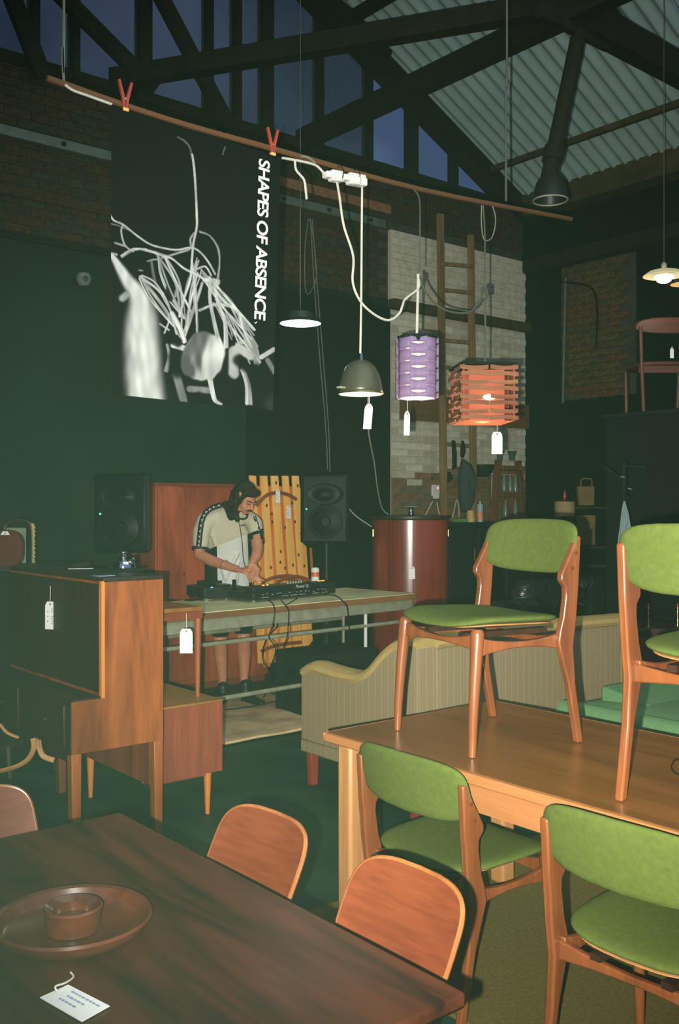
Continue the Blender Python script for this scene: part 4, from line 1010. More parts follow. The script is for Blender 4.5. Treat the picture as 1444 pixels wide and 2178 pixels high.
band([L(541, 1098, 7.335), L(546, 1112, 7.33), L(550, 1126, 7.29), L(551, 1140, 7.262)], .022, n_e=5)
p = L(517, 1117, 7.352); obj('chest_badge', bx(-.020, .020, -.003, .003, -.007, .007), M['black'], sh, loc=p, rot=(0, -.15, 0), smooth=False)
obj('cord', tube(N(), catmull([L(507, 1107, 7.30), L(511, 1125, 7.31), L(515, 1155, 7.37), L(517, 1185, 7.38), L(521, 1205, 7.22)], 6), .003, 6), M['black'], sh)
# shorts and shoes
bm = N(); chain(bm, [(L(470, 1262, 7.64), .10), (L(468, 1300, 7.61), .092), (L(468, 1338, 7.58), .082)]); chain(bm, [(L(508, 1262, 7.62), .10), (L(514, 1300, 7.58), .090), (L(517, 1334, 7.55), .080)])
ell(bm, L(488, 1262, 7.62), (.17, .12, .09)); so = obj('shorts', bm, M['blackmatte'], man); remesh(so, .010, 4)
for an, toe in ((L(474, 1478, 7.62), L(467, 1484, 7.46)), (L(522, 1472, 7.58), L(556, 1483, 7.44))):
    bm = N(); an.z = max(an.z, .07); cap(bm, an + Vector((0, 0, .06)), .046, an, .046); z0 = .042
    he = Vector((an.x, an.y + .03, z0)); to = Vector((toe.x, toe.y, z0 - .006)); cap(bm, he, .042, he.lerp(to, .6), .044); cap(bm, he.lerp(to, .6), .044, to, .036); cap(bm, an, .044, he.lerp(to, .45), .042)
    o = obj('shoe', bm, M['black'], man); remesh(o, .007, 3)
b = N(); w0 = L(480, 1202, 7.13); 
obj('bracelet', lathe(b, [(.033, -.003), (.036, -.003), (.036, .003), (.033, .003)], 20), M['chrome'], man, loc=elL.lerp(wrL, .68), rot=(wrL - elL).to_track_quat('Z', 'Y').to_euler())

# ------------------------------------------------------------------ hanging batten, pegs, poster
BY = 3.70
pL, pR = onY(100, 166, BY), onY(1215, 466, BY)
bt_ = thing('batten', 'long thin wooden batten hung from the roof', 'batten', (0, 0, 0))
mid = onY(600, 322, BY)
obj('rod', tube(N(), catmull([pL, onY(350, 252, BY), mid, onY(900, 404, BY), pR], 5), .013, 8), M['batten'], bt_)
def hang(lab, pts, r, m, group=None): return tag(cord('cord', pts, r, M[m]), lab, 'cord', group)
def B(x, y, dy=0): return onY(x, y, BY + dy)
a = B(136, 178); hang('pale rope hanging from the roof at the left end of the batten', [a, B(133, 100), B(136, 0), Vector((a.x, BY, roofz(a.x) - .02))], .0055, 'rope')
hang('white cable running along the batten to the poster corner', [B(138, 180, -.016), B(155, 192, -.016), B(185, 203, -.016), B(238, 222, -.016)], .0055, 'cable')
a = B(1076, 428); hang('grey chain-like rope holding the right end of the batten', [a, B(1076, 200), B(1078, 60), Vector((a.x, BY, roofz(a.x) - .02))], .0065, 'greycord')
for lab, (x, y), s_ in (('red clothes peg holding the left corner of the poster', (262, 208), 1), ('red clothes peg holding the right corner of the poster', (575, 305), 1)):
    c = B(x, y, -.0); pg = thing('clothes_peg', lab, 'peg', c, 0, 'red clothes pegs')
    for s in (-1, 1):
        obj('jaw', prism(N(), [(s * .004, -.052), (s * .013, -.050), (s * .016, -.01), (s * .030, .062), (s * .020, .066), (s * .004, -.005)], .014, 'xz', -.018), M['red'], pg, bevel=.0015, rot=(0, s * .06, 0))
    obj('spring', tube(N(), [(-.014, -.018, -.012), (.014, -.018, -.012)], .006, 8), M['chrome'], pg)
    obj('tip', bx(-.012, .012, -.027, -.009, -.062, -.050), M['pine'], pg, smooth=False)
# poster: the print is a colour attribute on the hung sheet
TL, TR, BRc, BLc = B(237, 222, -.02), B(597, 335, -.02), B(581, 873, -.02), B(236, 838, -.02)
C = lambda pts: [(200 + x / 3.111, 200 + y / 3.111) for x, y in pts]
ST = [  # crop polyline, width px (crop), brightness, softness
 ([(555, 288), (600, 312), (632, 352), (650, 400), (662, 450)], 14, .35, .9), ([(650, 400), (662, 480), (672, 600), (681, 780), (682, 880), (660, 990), (650, 1120), (640, 1230), (600, 1350), (570, 1470)], 12, .85, .3),
 ([(100, 785), (130, 835), (195, 865), (290, 940), (390, 1000), (540, 1030), (640, 1015), (700, 1040), (760, 1110), (805, 1190)], 10, .75, .3), ([(100, 855), (160, 870), (240, 905)], 6, .4, .4),
 ([(195, 865), (180, 910), (205, 1000), (260, 1040)], 9, .7, .3), ([(140, 985), (205, 1005)], 12, .6, .5), ([(180, 1075), (260, 1030), (350, 1030), (450, 1065), (520, 1090), (600, 1150), (680, 1190), (760, 1240)], 18, .8, .3),
 ([(450, 1085), (560, 1050), (640, 1020), (640, 960), (665, 920)], 11, .6, .4), ([(700, 910), (770, 940), (820, 1010), (835, 1100), (820, 1220)], 14, .55, .35), ([(430, 1080), (440, 1180), (480, 1280), (540, 1380), (600, 1480)], 20, .7, .3),
 ([(380, 1100), (400, 1220), (420, 1270)], 24, .35, .5), ([(355, 1110), (400, 1090), (440, 1090)], 14, .6, .4), ([(330, 1230), (420, 1290), (480, 1370), (520, 1450), (580, 1560)], 16, .85, .3), ([(320, 1200), (400, 1240), (470, 1330), (600, 1480)], 9, .75, .3),
 ([(360, 1280), (430, 1360), (490, 1440), (500, 1500), (470, 1580)], 8, .7, .3), ([(300, 1165), (322, 1168)], 8, .5, .4), ([(650, 1100), (680, 1300), (690, 1580)], 20, .8, .3), ([(690, 1180), (640, 1380), (610, 1560)], 16, .8, .3), ([(720, 1250), (680, 1380), (600, 1600)], 26, .75, .3),
 ([(775, 1220), (770, 1350), (800, 1500), (830, 1640)], 24, .85, .25), ([(800, 1260), (830, 1400), (870, 1500), (880, 1680)], 28, .8, .3), ([(800, 1280), (870, 1380), (960, 1440), (1000, 1560), (1050, 1680)], 20, .8, .3), ([(830, 1400), (880, 1500), (960, 1600), (1040, 1700)], 12, .75, .3),
 ([(900, 1380), (960, 1500), (1030, 1620), (1090, 1790)], 18, .75, .3), ([(700, 1430), (780, 1400), (860, 1390)], 24, .7, .3), ([(680, 1160), (740, 1140), (780, 1200)], 9, .75, .3), ([(690, 1190), (730, 1230), (770, 1260)], 8, .7, .3), ([(740, 1230), (820, 1240), (790, 1290)], 50, .8, .4),
 ([(520, 1450), (580, 1560), (600, 1640)], 48, .85, .4), ([(540, 1330), (560, 1290)], 30, .5, .4), ([(440, 1520), (500, 1560)], 10, .6, .4), ([(530, 1660), (600, 1680)], 36, .8, .4), ([(490, 1660), (500, 1740), (480, 1830)], 26, .75, .5), ([(850, 400), (868, 350)], 7, .35, .5),
 ([(190, 1350), (280, 1280)], 46, .6, 1.0), 
 ([(550, 1850), (600, 2030)], 50, .4, .5), ([(640, 1950), (770, 1960)], 40, .45, .5), ([(770, 1850), (800, 2010), (840, 2050)], 44, .8, .35),
 ([(930, 1700), (930, 1850)], 66, .7, .5), ([(990, 1820), (1020, 1920), (1030, 2050)], 46, .85, .4), ([(950, 1650), (1050, 1640), (1080, 1780)], 44, .8, .3), ([(1110, 1740), (1190, 1690)], 28, .75, .3), ([(1150, 1760), (1195, 1840)], 30, .4, .7), ([(960, 1680), (1040, 1730)], 60, .7, .4), ([(1130, 1950), (1180, 2060)], 90, .12, 1.0), ([(150, 1062), (100, 1050)], 14, .6, .4)]
DKS = [([(560, 1640), (520, 1620)], 60, .3), ([(540, 1740), (560, 1830)], 90, .5), ([(960, 1760), (1010, 1800)], 70, .5), ([(1080, 1850), (1120, 1950)], 130, .5), ([(700, 2000), (760, 2050)], 60, .4), ([(880, 1900), (900, 2050)], 80, .5), ([(740, 1510), (740, 1540)], 70, .3), ([(500, 1340), (520, 1240)], 60, .3)]
STp = [(C(p), w / 3.111 / 2, b_, s) for p, w, b_, s in ST]; DKp = [(C(p), w / 3.111 / 2, s) for p, w, s in DKS]
def seg_d(px_, py_, pts):
    best = 1e9
    for (ax_, ay), (bx_, by) in zip(pts, pts[1:]):
        dx, dy = bx_ - ax_, by - ay; q = dx * dx + dy * dy; u = max(0, min(1, ((px_ - ax_) * dx + (py_ - ay) * dy) / q)); d = (px_ - ax_ - u * dx) ** 2 + (py_ - ay - u * dy) ** 2
        if d < best: best = d
    return math.sqrt(best)
import numpy as np
NX, NY = 300, 430
U_g, V_g = np.meshgrid(np.linspace(0, 1, NX + 1), np.linspace(0, 1, NY + 1), indexing='ij')
def lerp4(k): return (TL[k] * (1 - U_g) + TR[k] * U_g) * (1 - V_g) + (BLc[k] * (1 - U_g) + BRc[k] * U_g) * V_g
Xg, Yg, Zg = lerp4(0), lerp4(1), lerp4(2)
tt = CA * Xg + SA * Yg; PXg = CX + (SA * Xg - CA * Yg) / tt * FPX; PYg = HZ - (Zg - CH) * FPX / tt
I = np.zeros_like(Xg)
def segd(pts):
    best = np.full(Xg.shape, 1e9)
    for (ax_, ay), (bx_, by) in zip(pts, pts[1:]):
        dx, dy = bx_ - ax_, by - ay; q = dx * dx + dy * dy; u = np.clip(((PXg - ax_) * dx + (PYg - ay) * dy) / q, 0, 1); best = np.minimum(best, np.hypot(PXg - ax_ - u * dx, PYg - ay - u * dy))
    return best
prn = random.Random(7)
FB = np.zeros_like(Xg)
for k in range(1, 26):
    fx, fy, ph, ph2 = prn.uniform(-.35, .35), prn.uniform(-.08, .08), prn.uniform(0, 6.28), prn.uniform(0, 6.28)
    FB += np.sin(PXg * fx + PYg * fy + ph + 1.5 * np.sin(PXg * .02 + PYg * .03 + ph2)) / 5.0
def segw(pts):
    """like segd, for (x, y, half width) points: signed distance over the width"""
    best = np.full(Xg.shape, 1e9)
    for (ax_, ay, aw), (bx_, by, bw) in zip(pts, pts[1:]):
        dx, dy = bx_ - ax_, by - ay; q = dx * dx + dy * dy + 1e-9; u = np.clip(((PXg - ax_) * dx + (PYg - ay) * dy) / q, 0, 1)
        best = np.minimum(best, np.hypot(PXg - ax_ - u * dx, PYg - ay - u * dy) / (aw + (bw - aw) * u))
    return best
for p, hw, br_, s in STp:
    subs = [(p, hw, br_, s)]
    if hw > 2.2 and hw < 9 and len(p) > 2:
        subs = []
        for q_ in range(3):
            o_ = (q_ - 1) * hw * .62; pp_ = [(x + o_ * (.4 + .6 * i / len(p)) + prn.uniform(-1.2, 1.2), y + prn.uniform(-2, 2)) for i, (x, y) in enumerate(p)]
            subs.append((pp_, hw * prn.uniform(.28, .5), br_ * prn.uniform(.6, 1.08), s))
    for pp_, h_, b2_, s2 in subs:
        d = segd([tuple(v[:2]) for v in catmull([(x, y, 0) for x, y in pp_], 4)] if len(pp_) > 2 else pp_)
        e0 = h_ * (1 - .55 * s2); e1 = h_ * (1 + .55 * s2) + .8
        q = np.clip((e1 - d) / (e1 - e0), 0, 1); q = q * q * (3 - 2 * q); I = np.maximum(I, q * b2_ * np.clip(.93 + .10 * FB, .5, 1.1))
big = [(238, 543, 5), (256, 572, 10), (274, 600, 14), (290, 620, 18), (300, 645, 24), (302, 680, 32), (303, 730, 36), (306, 790, 37), (312, 850, 38)]
d = segw([tuple(v) for v in catmull([(x, y, w) for x, y, w in big], 5)])
q = np.clip((1.42 - d) / .95, 0, 1); q = q * q * (3 - 2 * q); I = np.maximum(I, q * (.84 + .09 * FB))
for p, hw, s in DKp:
    d = segd(p); e0 = hw * (1 - s); e1 = hw * (1 + s) + .8; q = np.clip((e1 - d) / (e1 - e0), 0, 1); I = I * (1 - .9 * q * q * (3 - 2 * q))
frs = [((450, 598), (30, 14), 522, 558, 735, 775), ((438, 585), (20, 30), 500, 545, 700, 750), ((300, 590), (10, 10), 360, 400, 690, 730), ((345, 545), (20, 8), 380, 410, 660, 720), ((425, 560), (12, 30), 385, 430, 640, 700), ((455, 640), (16, 10), 490, 540, 690, 740)]
for (ax_, ay), (jx, jy), x0, x1, y0, y1 in frs:
    for _ in range(5):
        p0 = (ax_ + prn.uniform(-jx, jx) * .5, ay + prn.uniform(-jy, jy) * .5, 0); p2 = (prn.uniform(x0, x1), prn.uniform(y0, y1), 0)
        pm = ((p0[0] + p2[0]) / 2 + prn.uniform(-14, 16), (p0[1] + p2[1]) / 2 + prn.uniform(-22, 8), 0)
        d = segd([tuple(v[:2]) for v in catmull([p0, pm, p2], 6)]); h_ = prn.uniform(.7, 2.1)
        q = np.clip((h_ + 1.0 - d) / 1.3, 0, 1); I = np.maximum(I, q * prn.uniform(.5, .88) * np.clip(.92 + .1 * FB, .5, 1.1))
ca0, sa0 = math.cos(.35), math.sin(.35); ex, ey = PXg - 434, PYg - 758; ru, rv = (ex * ca0 + ey * sa0) / 46, (-ex * sa0 + ey * ca0) / 52
rr = np.sqrt(np.abs(ru) ** 2.6 + np.abs(rv) ** 2.4 + .02) + .05 * FB; q = np.clip((1.05 - rr) / .12, 0, 1)
leaf = np.clip(.50 + .30 * np.tanh((ex + .5 * ey + 4 + 8 * FB) / 9.0) - .12 * np.tanh((ey - 8) / 16.0) + .05 * FB, .25, .92); I = I * (1 - q) + leaf * q
I = I ** 1.7 * .62 + .0030
Yg = Yg + .010 * np.sin(U_g * 3.0) * V_g
verts = np.stack([Xg, Yg, Zg], -1).reshape(-1, 3)
idx = np.arange((NX + 1) * (NY + 1)).reshape(NX + 1, NY + 1)
faces = np.stack([idx[:-1, :-1], idx[:-1, 1:], idx[1:, 1:], idx[1:, :-1]], -1).reshape(-1, 4)
me = bpy.data.meshes.new('sheet'); me.from_pydata(verts.tolist(), [], faces.tolist())
ca_ = me.color_attributes.new('print', 'FLOAT_COLOR', 'POINT'); cc = np.repeat(I.reshape(-1, 1), 4, 1); cc[:, 0] *= .97; cc[:, 2] *= .95; cc[:, 3] = 1
ca_.data.foreach_set('color', cc.ravel().astype('f')); me.shade_smooth()
m, n, l, b_ = mk('poster_print'); at = n.new('ShaderNodeAttribute'); at.attribute_name = 'print'; l.new(at.outputs['Color'], b_.inputs['Base Color']); b_.inputs['Roughness'].default_value = .6; b_.inputs['Specular IOR Level'].default_value = .08
me.materials.append(m)
ps = thing('poster', 'large black and white printed poster pegged to the batten', 'poster', (0, 0, 0))
o = bpy.data.objects.new('sheet', me); link(o, ps); so = o.modifiers.new('t', 'SOLIDIFY'); so.thickness = .0012; so.offset = -1
# SHAPES OF ABSENCE reading downwards
ta, tb = B(560, 340, -.024), B(550, 680, -.024)
tx = text('lettering', 'SHAPES OF ABSENCE', .088, M['white'], ps, (ta + tb) / 2, (0, 0, 0), off=.0018, spacing=.90)
dn = (tb - ta).normalized(); nrm = Vector((0, -1, 0)); upv = nrm.cross(dn)
mrot = Matrix((dn, upv, nrm)).transposed().to_4x4(); bpy.context.view_layer.update()
wid = max(tx.dimensions.x, .01); s_ = (tb - ta).length / wid
tx.matrix_world = Matrix.Translation((ta + tb) / 2 + Vector((0, -.004, 0))) @ mrot @ Matrix.Diagonal((s_, max(s_, .98) * .97, 1, 1))
p = B(546, 688, -.028); obj('lettering', tube(N(), catmull([p + Vector((0, 0, .008)), p + Vector((-.006, 0, 0)), p + Vector((-.012, 0, .004))], 3), .0018, 5), M['white'], ps)
# ------------------------------------------------------------------ power strip and cords on the batten
st = thing('power_strip', 'white plastic power strip tied under the batten', 'power strip', (0, 0, 0))
A0, A1 = B(690, 371, -.02), B(774, 386, -.02)
def stp(u): return A0.lerp(A1, u)
for u0, u1, h in ((.0, .16, .030), (.14, .42, .052), (.40, .60, .030), (.58, 1.0, .055)):
    obj('housing', bar(N(), stp(u0), stp(u1), .045, h), M['white'], st, bevel=.006)
for u in (.24, .70, .88): obj('plug', box(N(), stp(u) + Vector((0, -.03, -.014)), (.035, .03, .04)), M['white'], st, bevel=.006)
for u in (.36, .78): 
    c = stp(u); obj('cable_tie', tube(N(), [c + Vector((0, math.cos(a) * .034, math.sin(a) * .040 + .012)) for a in [i * math.pi / 7 for i in range(14)]], .0028, 5, True), M['black'], st)
hang('thick white cable feeding the power strip from the left', [B(600, 336, -.02), B(640, 343, -.02), B(672, 352, -.02), B(690, 370, -.02)], .006, 'cable')
hang('frayed cable end dangling beside the poster', [B(627, 342, -.02), B(630, 362, -.025), B(646, 382, -.025), B(650, 405, -.02), B(652, 424, -.02)], .006, 'cable')
hang('frayed rope end lying over the batten left of the power strip', [B(640, 333, -.02), B(655, 335, -.02), B(670, 346, -.02)], .006, 'rope')
D1 = B(767, 764)
hang('straight white cable carrying the grey dome lamp', [B(770, 392, -.02), B(769, 500, -.01), B(768, 640, 0), B(766, 755, 0)], .0058, 'cable')
P2 = B(887, 722)
hang('long looping white cable from the power strip down and up to the purple lamp', [B(716, 384, -.02), B(722, 420, -.02), B(731, 480, -.02), B(751, 545, -.02), B(750, 600, -.02), B(766, 640, -.02), B(795, 668, -.02), B(826, 681, -.02), B(848, 668, -.02), B(856, 650, -.02), B(862, 636, -.01), B(890, 612, -.01), B(888, 585, -.01)], .0062, 'cable')
hang('straight white cable carrying the purple lamp', [B(889, 583, 0), B(888, 640, 0), B(886, 724, 0)], .0075, 'cable')
hang('grey string from the batten to the purple lamp cable', [B(879, 402), B(892, 425), B(893, 500), B(893, 575)], .004, 'greycord')
hang('grey cord drooping between the purple and the orange lamp', [B(892, 592), B(905, 620), B(930, 650), B(962, 664), B(1000, 664), B(1018, 640), B(1031, 624)], .0058, 'greycord')
hang('grey string from the batten to the orange lamp', [B(1027, 436), B(1031, 500), B(1031, 605)], .0045, 'greycord')
hang('grey doubled cord carrying the orange slatted lamp', [B(1031, 605), B(1032, 700), B(1031, 778)], .0055, 'greycord')
hang('loose grey loop of string under the batten', [B(1024, 437), B(1024, 480), B(1030, 510), B(1046, 505), B(1054, 470), B(1048, 440), B(1040, 432)], .0035, 'rope')
kn = thing('cord_knot', 'knotted bundle of cord above the orange slatted lamp', 'knot', B(1031, 622), 0)
for i in range(3): obj('coil', tube(N(), [Vector((math.cos(a) * .02, math.sin(a) * .012, math.sin(a + i) * .03 - i * .004)) for a in [k * math.pi / 6 for k in range(12)]], .006, 6, True), M['greycord'], kn)
kn = thing('cord_knot', 'small knot of grey cord above the purple lamp', 'knot', B(893, 596), 0)
for i in range(2): obj('coil', tube(N(), [Vector((math.cos(a) * .010, math.sin(a) * .010, math.sin(a + i) * .02)) for a in [k * math.pi / 6 for k in range(12)]], .005, 6, True), M['greycord'], kn)
hang('thin pale cord from behind the dome lamp down to the bow-fronted cabinet', [onT(783, 842, 5.2), onT(784, 920, 6), onT(796, 985, 7), onT(803, 1040, 7.8), onT(812, 1080, 8.3), onT(825, 1094, 8.5)], .005, 'cable')
hang('thin pale cable on the wall behind the right loudspeaker', [onT(742, 1082, 8.7), onT(760, 1100, 8.8), onT(790, 1120, 8.9)], .005, 'cable')
# ------------------------------------------------------------------ grey dome lamp
def bulb(name, loc, power, col, r=.03, par=None): return lamp(name, 'POINT', loc, power, col, r)
gd = thing('dome_lamp', 'grey metal dome pendant lamp hanging from the power strip', 'lamp', (D1.x, D1.y, D1.z))
Rd, Hd = .112, .175
pr2 = [(.008, .0), (.018, -.003), (.045, -.013), (.074, -.038), (.094, -.078), (.105, -.120), (.109, -.150), (Rd, -.172)]
o = obj('shade', lathe(N(), pr2, 56), mat('lampgrey', rgb(84, 84, 68), .36, .35, var=.03), gd, ang=0); so = o.modifiers.new('t', 'SOLIDIFY'); so.thickness = .0015; so.offset = -1
obj('inside', lathe(N(), [(r * .97, z - .003) for r, z in pr2[1:]], 48), glow('warm_inside', (1, .84, .58), 1.1), gd, ang=0)
obj('rim', tube(N(), [Vector((math.cos(a) * Rd, math.sin(a) * Rd, -.173)) for a in [i * math.pi / 24 for i in range(48)]], .0035, 6, True), M['brass'], gd)
obj('diffuser', lathe(N(), [(0, -.165), (.06, -.166), (Rd - .006, -.168)], 40), glow('warm_disc', (1, .90, .70), 2.6), gd)
obj('socket', lathe(N(), [(0, .03), (.010, .028), (.012, 0), (.012, -.05), (0, -.05)], 16), M['chrome'], gd)
obj('switch', bx(-.145, -.108, -.012, .012, -.156, -.146), M['steel'], gd)
bulb('dome_bulb', (D1.x, D1.y, D1.z - .20), 2.2, (1, .82, .55), .05)
p = B(785, 842, -.03); swing_tag('white price tag hanging under the grey dome lamp', p, .040, .041, .125, tilt=.08, bend=.008)
# ------------------------------------------------------------------ purple folded lamp
pc_ = B(886.5, 785); plc = thing('folded_lamp', 'purple folded-strip pendant lamp glowing pink inside', 'lamp', (pc_.x, pc_.y, pc_.z), YAW)
purp, _n, _l, _b = mk('purple_strip'); _b.inputs['Base Color'].default_value = rgb(160, 140, 184); _b.inputs['Roughness'].default_value = .6
_t = _n.new('ShaderNodeBsdfTranslucent'); _t.inputs[0].default_value = (.75, .40, .50, 1); _m = _n.new('ShaderNodeMixShader'); _m.inputs[0].default_value = .35
_l.new(_b.outputs[0], _m.inputs[1]); _l.new(_t.outputs[0], _m.inputs[2]); _l.new(_m.outputs[0], _n['Material Output'].inputs['Surface']); pink = glow('pink_glow', (1, .70, .55), 1.1)
hgt, tt_ = .315, 0
NS, Rp = 8, .100
obj('inner_tube', lathe(N(), [(.055, -hgt / 2 + .01), (.060, 0), (.055, hgt / 2 - .02)], 24), pink, plc)
for k in range(NS):
    a = 2 * math.pi * k / NS - math.pi / 2 + math.pi / NS * 0
    ca_, sa_ = math.cos(a), math.sin(a); hw = .043
    nr = 5; ph = hgt / nr; off = 0 if k % 2 else ph / 2
    i = 0; z = -hgt / 2 - off
    while z < hgt / 2 - .001:
        z0, z1 = max(z + .002, -hgt / 2), min(z + ph - .002, hgt / 2)
        if z1 - z0 > .01:
            b = N(); g = .003 if k % 2 else .006
            # each strip facet: a leaf that bows outwards and is notched where the next one starts
            def q(u, w): 
                r = Rp - .004 + .012 * (1 - abs(w) ** 1.5) if k % 2 else Rp + .010 - .018 * (1 - abs(w))
                x = w * hw; zz = z0 + (z1 - z0) * u + (g * (1 - abs(w)) * (1 if u < .5 else -1) if (u in (0, 1)) else 0)
                return Vector((ca_ * r - sa_ * x, sa_ * r + ca_ * x, zz))
            V = [[b.verts.new(q(u, w)) for w in (-1, -.5, 0, .5, 1)] for u in (0, .5, 1)]
            for r1, r2 in zip(V, V[1:]):
                for j in range(4): b.faces.new((r1[j], r1[j + 1], r2[j + 1], r2[j]))
            o = obj('strip', b, purp, plc, ang=0); so = o.modifiers.new('t', 'SOLIDIFY'); so.thickness = .0012
        z += ph; i += 1
top = []
obj('top_cap', lathe(N(), [(.012, hgt / 2 - .01), (.10, hgt / 2 - .006), (.10, hgt / 2 - .001), (.012, hgt / 2 - .004)], 8), M['blackmatte'], plc)
obj('crown', lathe(N(), [(.098, hgt / 2 - .02), (.106, hgt / 2 + .012), (.103, hgt / 2 + .012), (.095, hgt / 2 - .02)], 8), M['blackmatte'], plc)
obj('bottom_glow', lathe(N(), [(0, -hgt / 2 + .008), (.088, -hgt / 2 + .004)], 24), glow('cream_disc', (1, .88, .66), 1.4), plc)
bulb('folded_bulb', (pc_.x, pc_.y, pc_.z - hgt / 2 - .03), 1.0, (1, .75, .55), .04)
p = B(866, 848, -.04); swing_tag('white price tag hanging under the purple folded lamp', p, .064, .036, .125, tilt=.03, rz=YAW + .55)
# ------------------------------------------------------------------ orange slatted lamp
pc_ = B(1026, 840); sl_ = thing('slatted_lamp', 'square pendant lamp of stacked wooden slats glowing orange', 'lamp', (pc_.x, pc_.y, pc_.z), YAW + .10)
ow = wood('lampslat', rgb(104, 58, 34), rgb(160, 104, 68), 'x', 12, .4, seed=31); og = glow('orange_glow', (1, .20, .07), .34)
hh = .315; rows = 8; S = .150
for r in range(rows):
    z = hh / 2 - .022 - r * hh / rows
    for sd in range(4):
        a = sd * math.pi / 2
        for hlf in (-1, 1):
            b = N(); L2 = S * 1.02; yo = -S - (.012 if (r + (hlf > 0)) % 2 else 0)
            V = []
            for i in range(5):
                x = hlf * (.004 + L2 * i / 4); dz = .006 * math.sin(i / 4 * math.pi) * (1 if r % 2 else -1)
                V.append([b.verts.new((x, yo + dy, z + dz + dzz)) for dy, dzz in ((0, -.011), (.004, -.011), (.004, .011), (0, .011))])
            for A_, B_ in zip(V, V[1:]):
                for j in range(4): b.faces.new((A_[j], A_[(j + 1) % 4], B_[(j + 1) % 4], B_[j]))
            b.faces.new(V[0][::-1]); b.faces.new(V[-1])
            bmesh.ops.rotate(b, cent=(0, 0, 0), matrix=Matrix.Rotation(a, 3, 'Z'), verts=b.verts)
            obj('slat', b, ow, sl_, smooth=False)
for sx in (-1, 1):
    for sy in (-1, 1): obj('post', bx(sx * S * .93 - .005, sx * S * .93 + .005, sy * S * .93 - .005, sy * S * .93 + .005, -hh / 2, hh / 2), M['red'], sl_, smooth=False)
obj('liner', lathe(N(), [(S * .93, -hh / 2 + .006), (S * .93, hh / 2 - .03)], 4), og, sl_, rot=(0, 0, math.pi / 4), smooth=False)
obj('top_frame', bx(-S - .006, S + .006, -S - .006, S + .006, hh / 2 - .008, hh / 2 + .004), M['blackmatte'], sl_, smooth=False)
obj('bottom_glow', bx(-S * .9, S * .9, -S * .9, S * .9, -hh / 2 - .001, -hh / 2 + .003), glow('orange_disc', (1, .26, .11), .75), sl_, smooth=False)
obj('bulb', lathe(N(), [(0, .026), (.022, .016), (.030, 0), (.022, -.014), (0, -.022)], 20), glow('bulb_hot', (1, .85, .6), 8), sl_, loc=(0.0, -S + .03 - .03, -.03)).scale = (1.2, .35, .7)
bulb('slatted_bulb', (pc_.x, pc_.y, pc_.z - .20), .8, (1, .42, .2), .04)
p = B(1057, 903, -.1); swing_tag('white price tag hanging under the orange slatted lamp', p, .040, .062, .122, rz=YAW + .2)
# ------------------------------------------------------------------ further lamps
p = onT(639, 688, 6.6); wl2 = thing('shallow_lamp', 'shallow dark pendant lamp with a bright white underside near the poster', 'lamp', p, 0)
obj('shade', lathe(N(), [(.02, .092), (.06, .084), (.085, .070), (.09, .030), (.142, .006), (.147, 0), (.142, -.002), (.08, .02), (.0, .04)], 48), mat('lampdark', rgb(30, 40, 34), .4, .2), wl2)
obj('diffuser', lathe(N(), [(0, -.006), (.09, -.006), (.143, .0), (.143, .004), (0, .004)], 40), glow('cold_disc', (.92, 1, .95), 5.0), wl2)
obj('cord', tube(N(), [(0, 0, .09), (0, 0, 1.2), (0, 0, roofz(p.x) - p.z - .05)], .003, 6), M['greycord'], wl2)
bulb('shallow_bulb', (p.x, p.y, p.z - .06), 5, (.9, 1, .92), .08)
p = onT(1412, 588, 7.6); ph = thing('layered_lamp', 'three-shade cream pendant lamp at the upper right', 'lamp', p, 0)
cream = glow('cream_glow', (1, .90, .62), .75)
o = obj('top_shade', lathe(N(), [(.03, .052), (.07, .050), (.115, .038), (.155, .010), (.158, .004)], 48), glow('cream_dim', (.9, .80, .46), .42), ph, ang=0)
obj('middle_shade', lathe(N(), [(.03, .014), (.07, .006), (.078, -.014)], 40), glow('cream_hot', (1, .93, .74), 2.2), ph, ang=0)
obj('lower_shade', lathe(N(), [(.03, -.010), (.052, -.020), (.055, -.036), (.03, -.050), (0, -.052)], 36), glow('cream_hot2', (1, .95, .8), 3.5), ph, ang=0)
obj('stem', lathe(N(), [(0, .11), (.012, .11), (.022, .095), (.024, .075), (.012, .052), (0, .052)], 18), M['steel'], ph)
obj('collar', lathe(N(), [(.03, .052), (.05, .056), (.03, .060)], 28), M['red'], ph)
obj('cord', tube(N(), [(0, 0, .11), (0, 0, .8), (0, 0, roofz(p.x) - p.z - .05)], .003, 6), M['greycord'], ph)
bulb('layered_bulb', (p.x, p.y, p.z - .09), 3, (1, .85, .55), .05)
p = onT(1455, 604, 8.1); bl = thing('brass_lamp', 'brass dish pendant lamp cut off by the right edge of the frame', 'lamp', p, 0)
obj('shade', lathe(N(), [(.01, .08), (.03, .06), (.10, .02), (.145, -.005), (.14, -.01), (.08, .005), (0, .03)], 40), M['brass'], bl)
obj('diffuser', lathe(N(), [(0, .0), (.06, .0), (.12, -.003)], 30), glow('amber', (1, .62, .18), .8), bl)
obj('cord', tube(N(), [(0, 0, .08), (0, 0, roofz(p.x) - p.z - .05)], .003, 6), M['greycord'], bl)
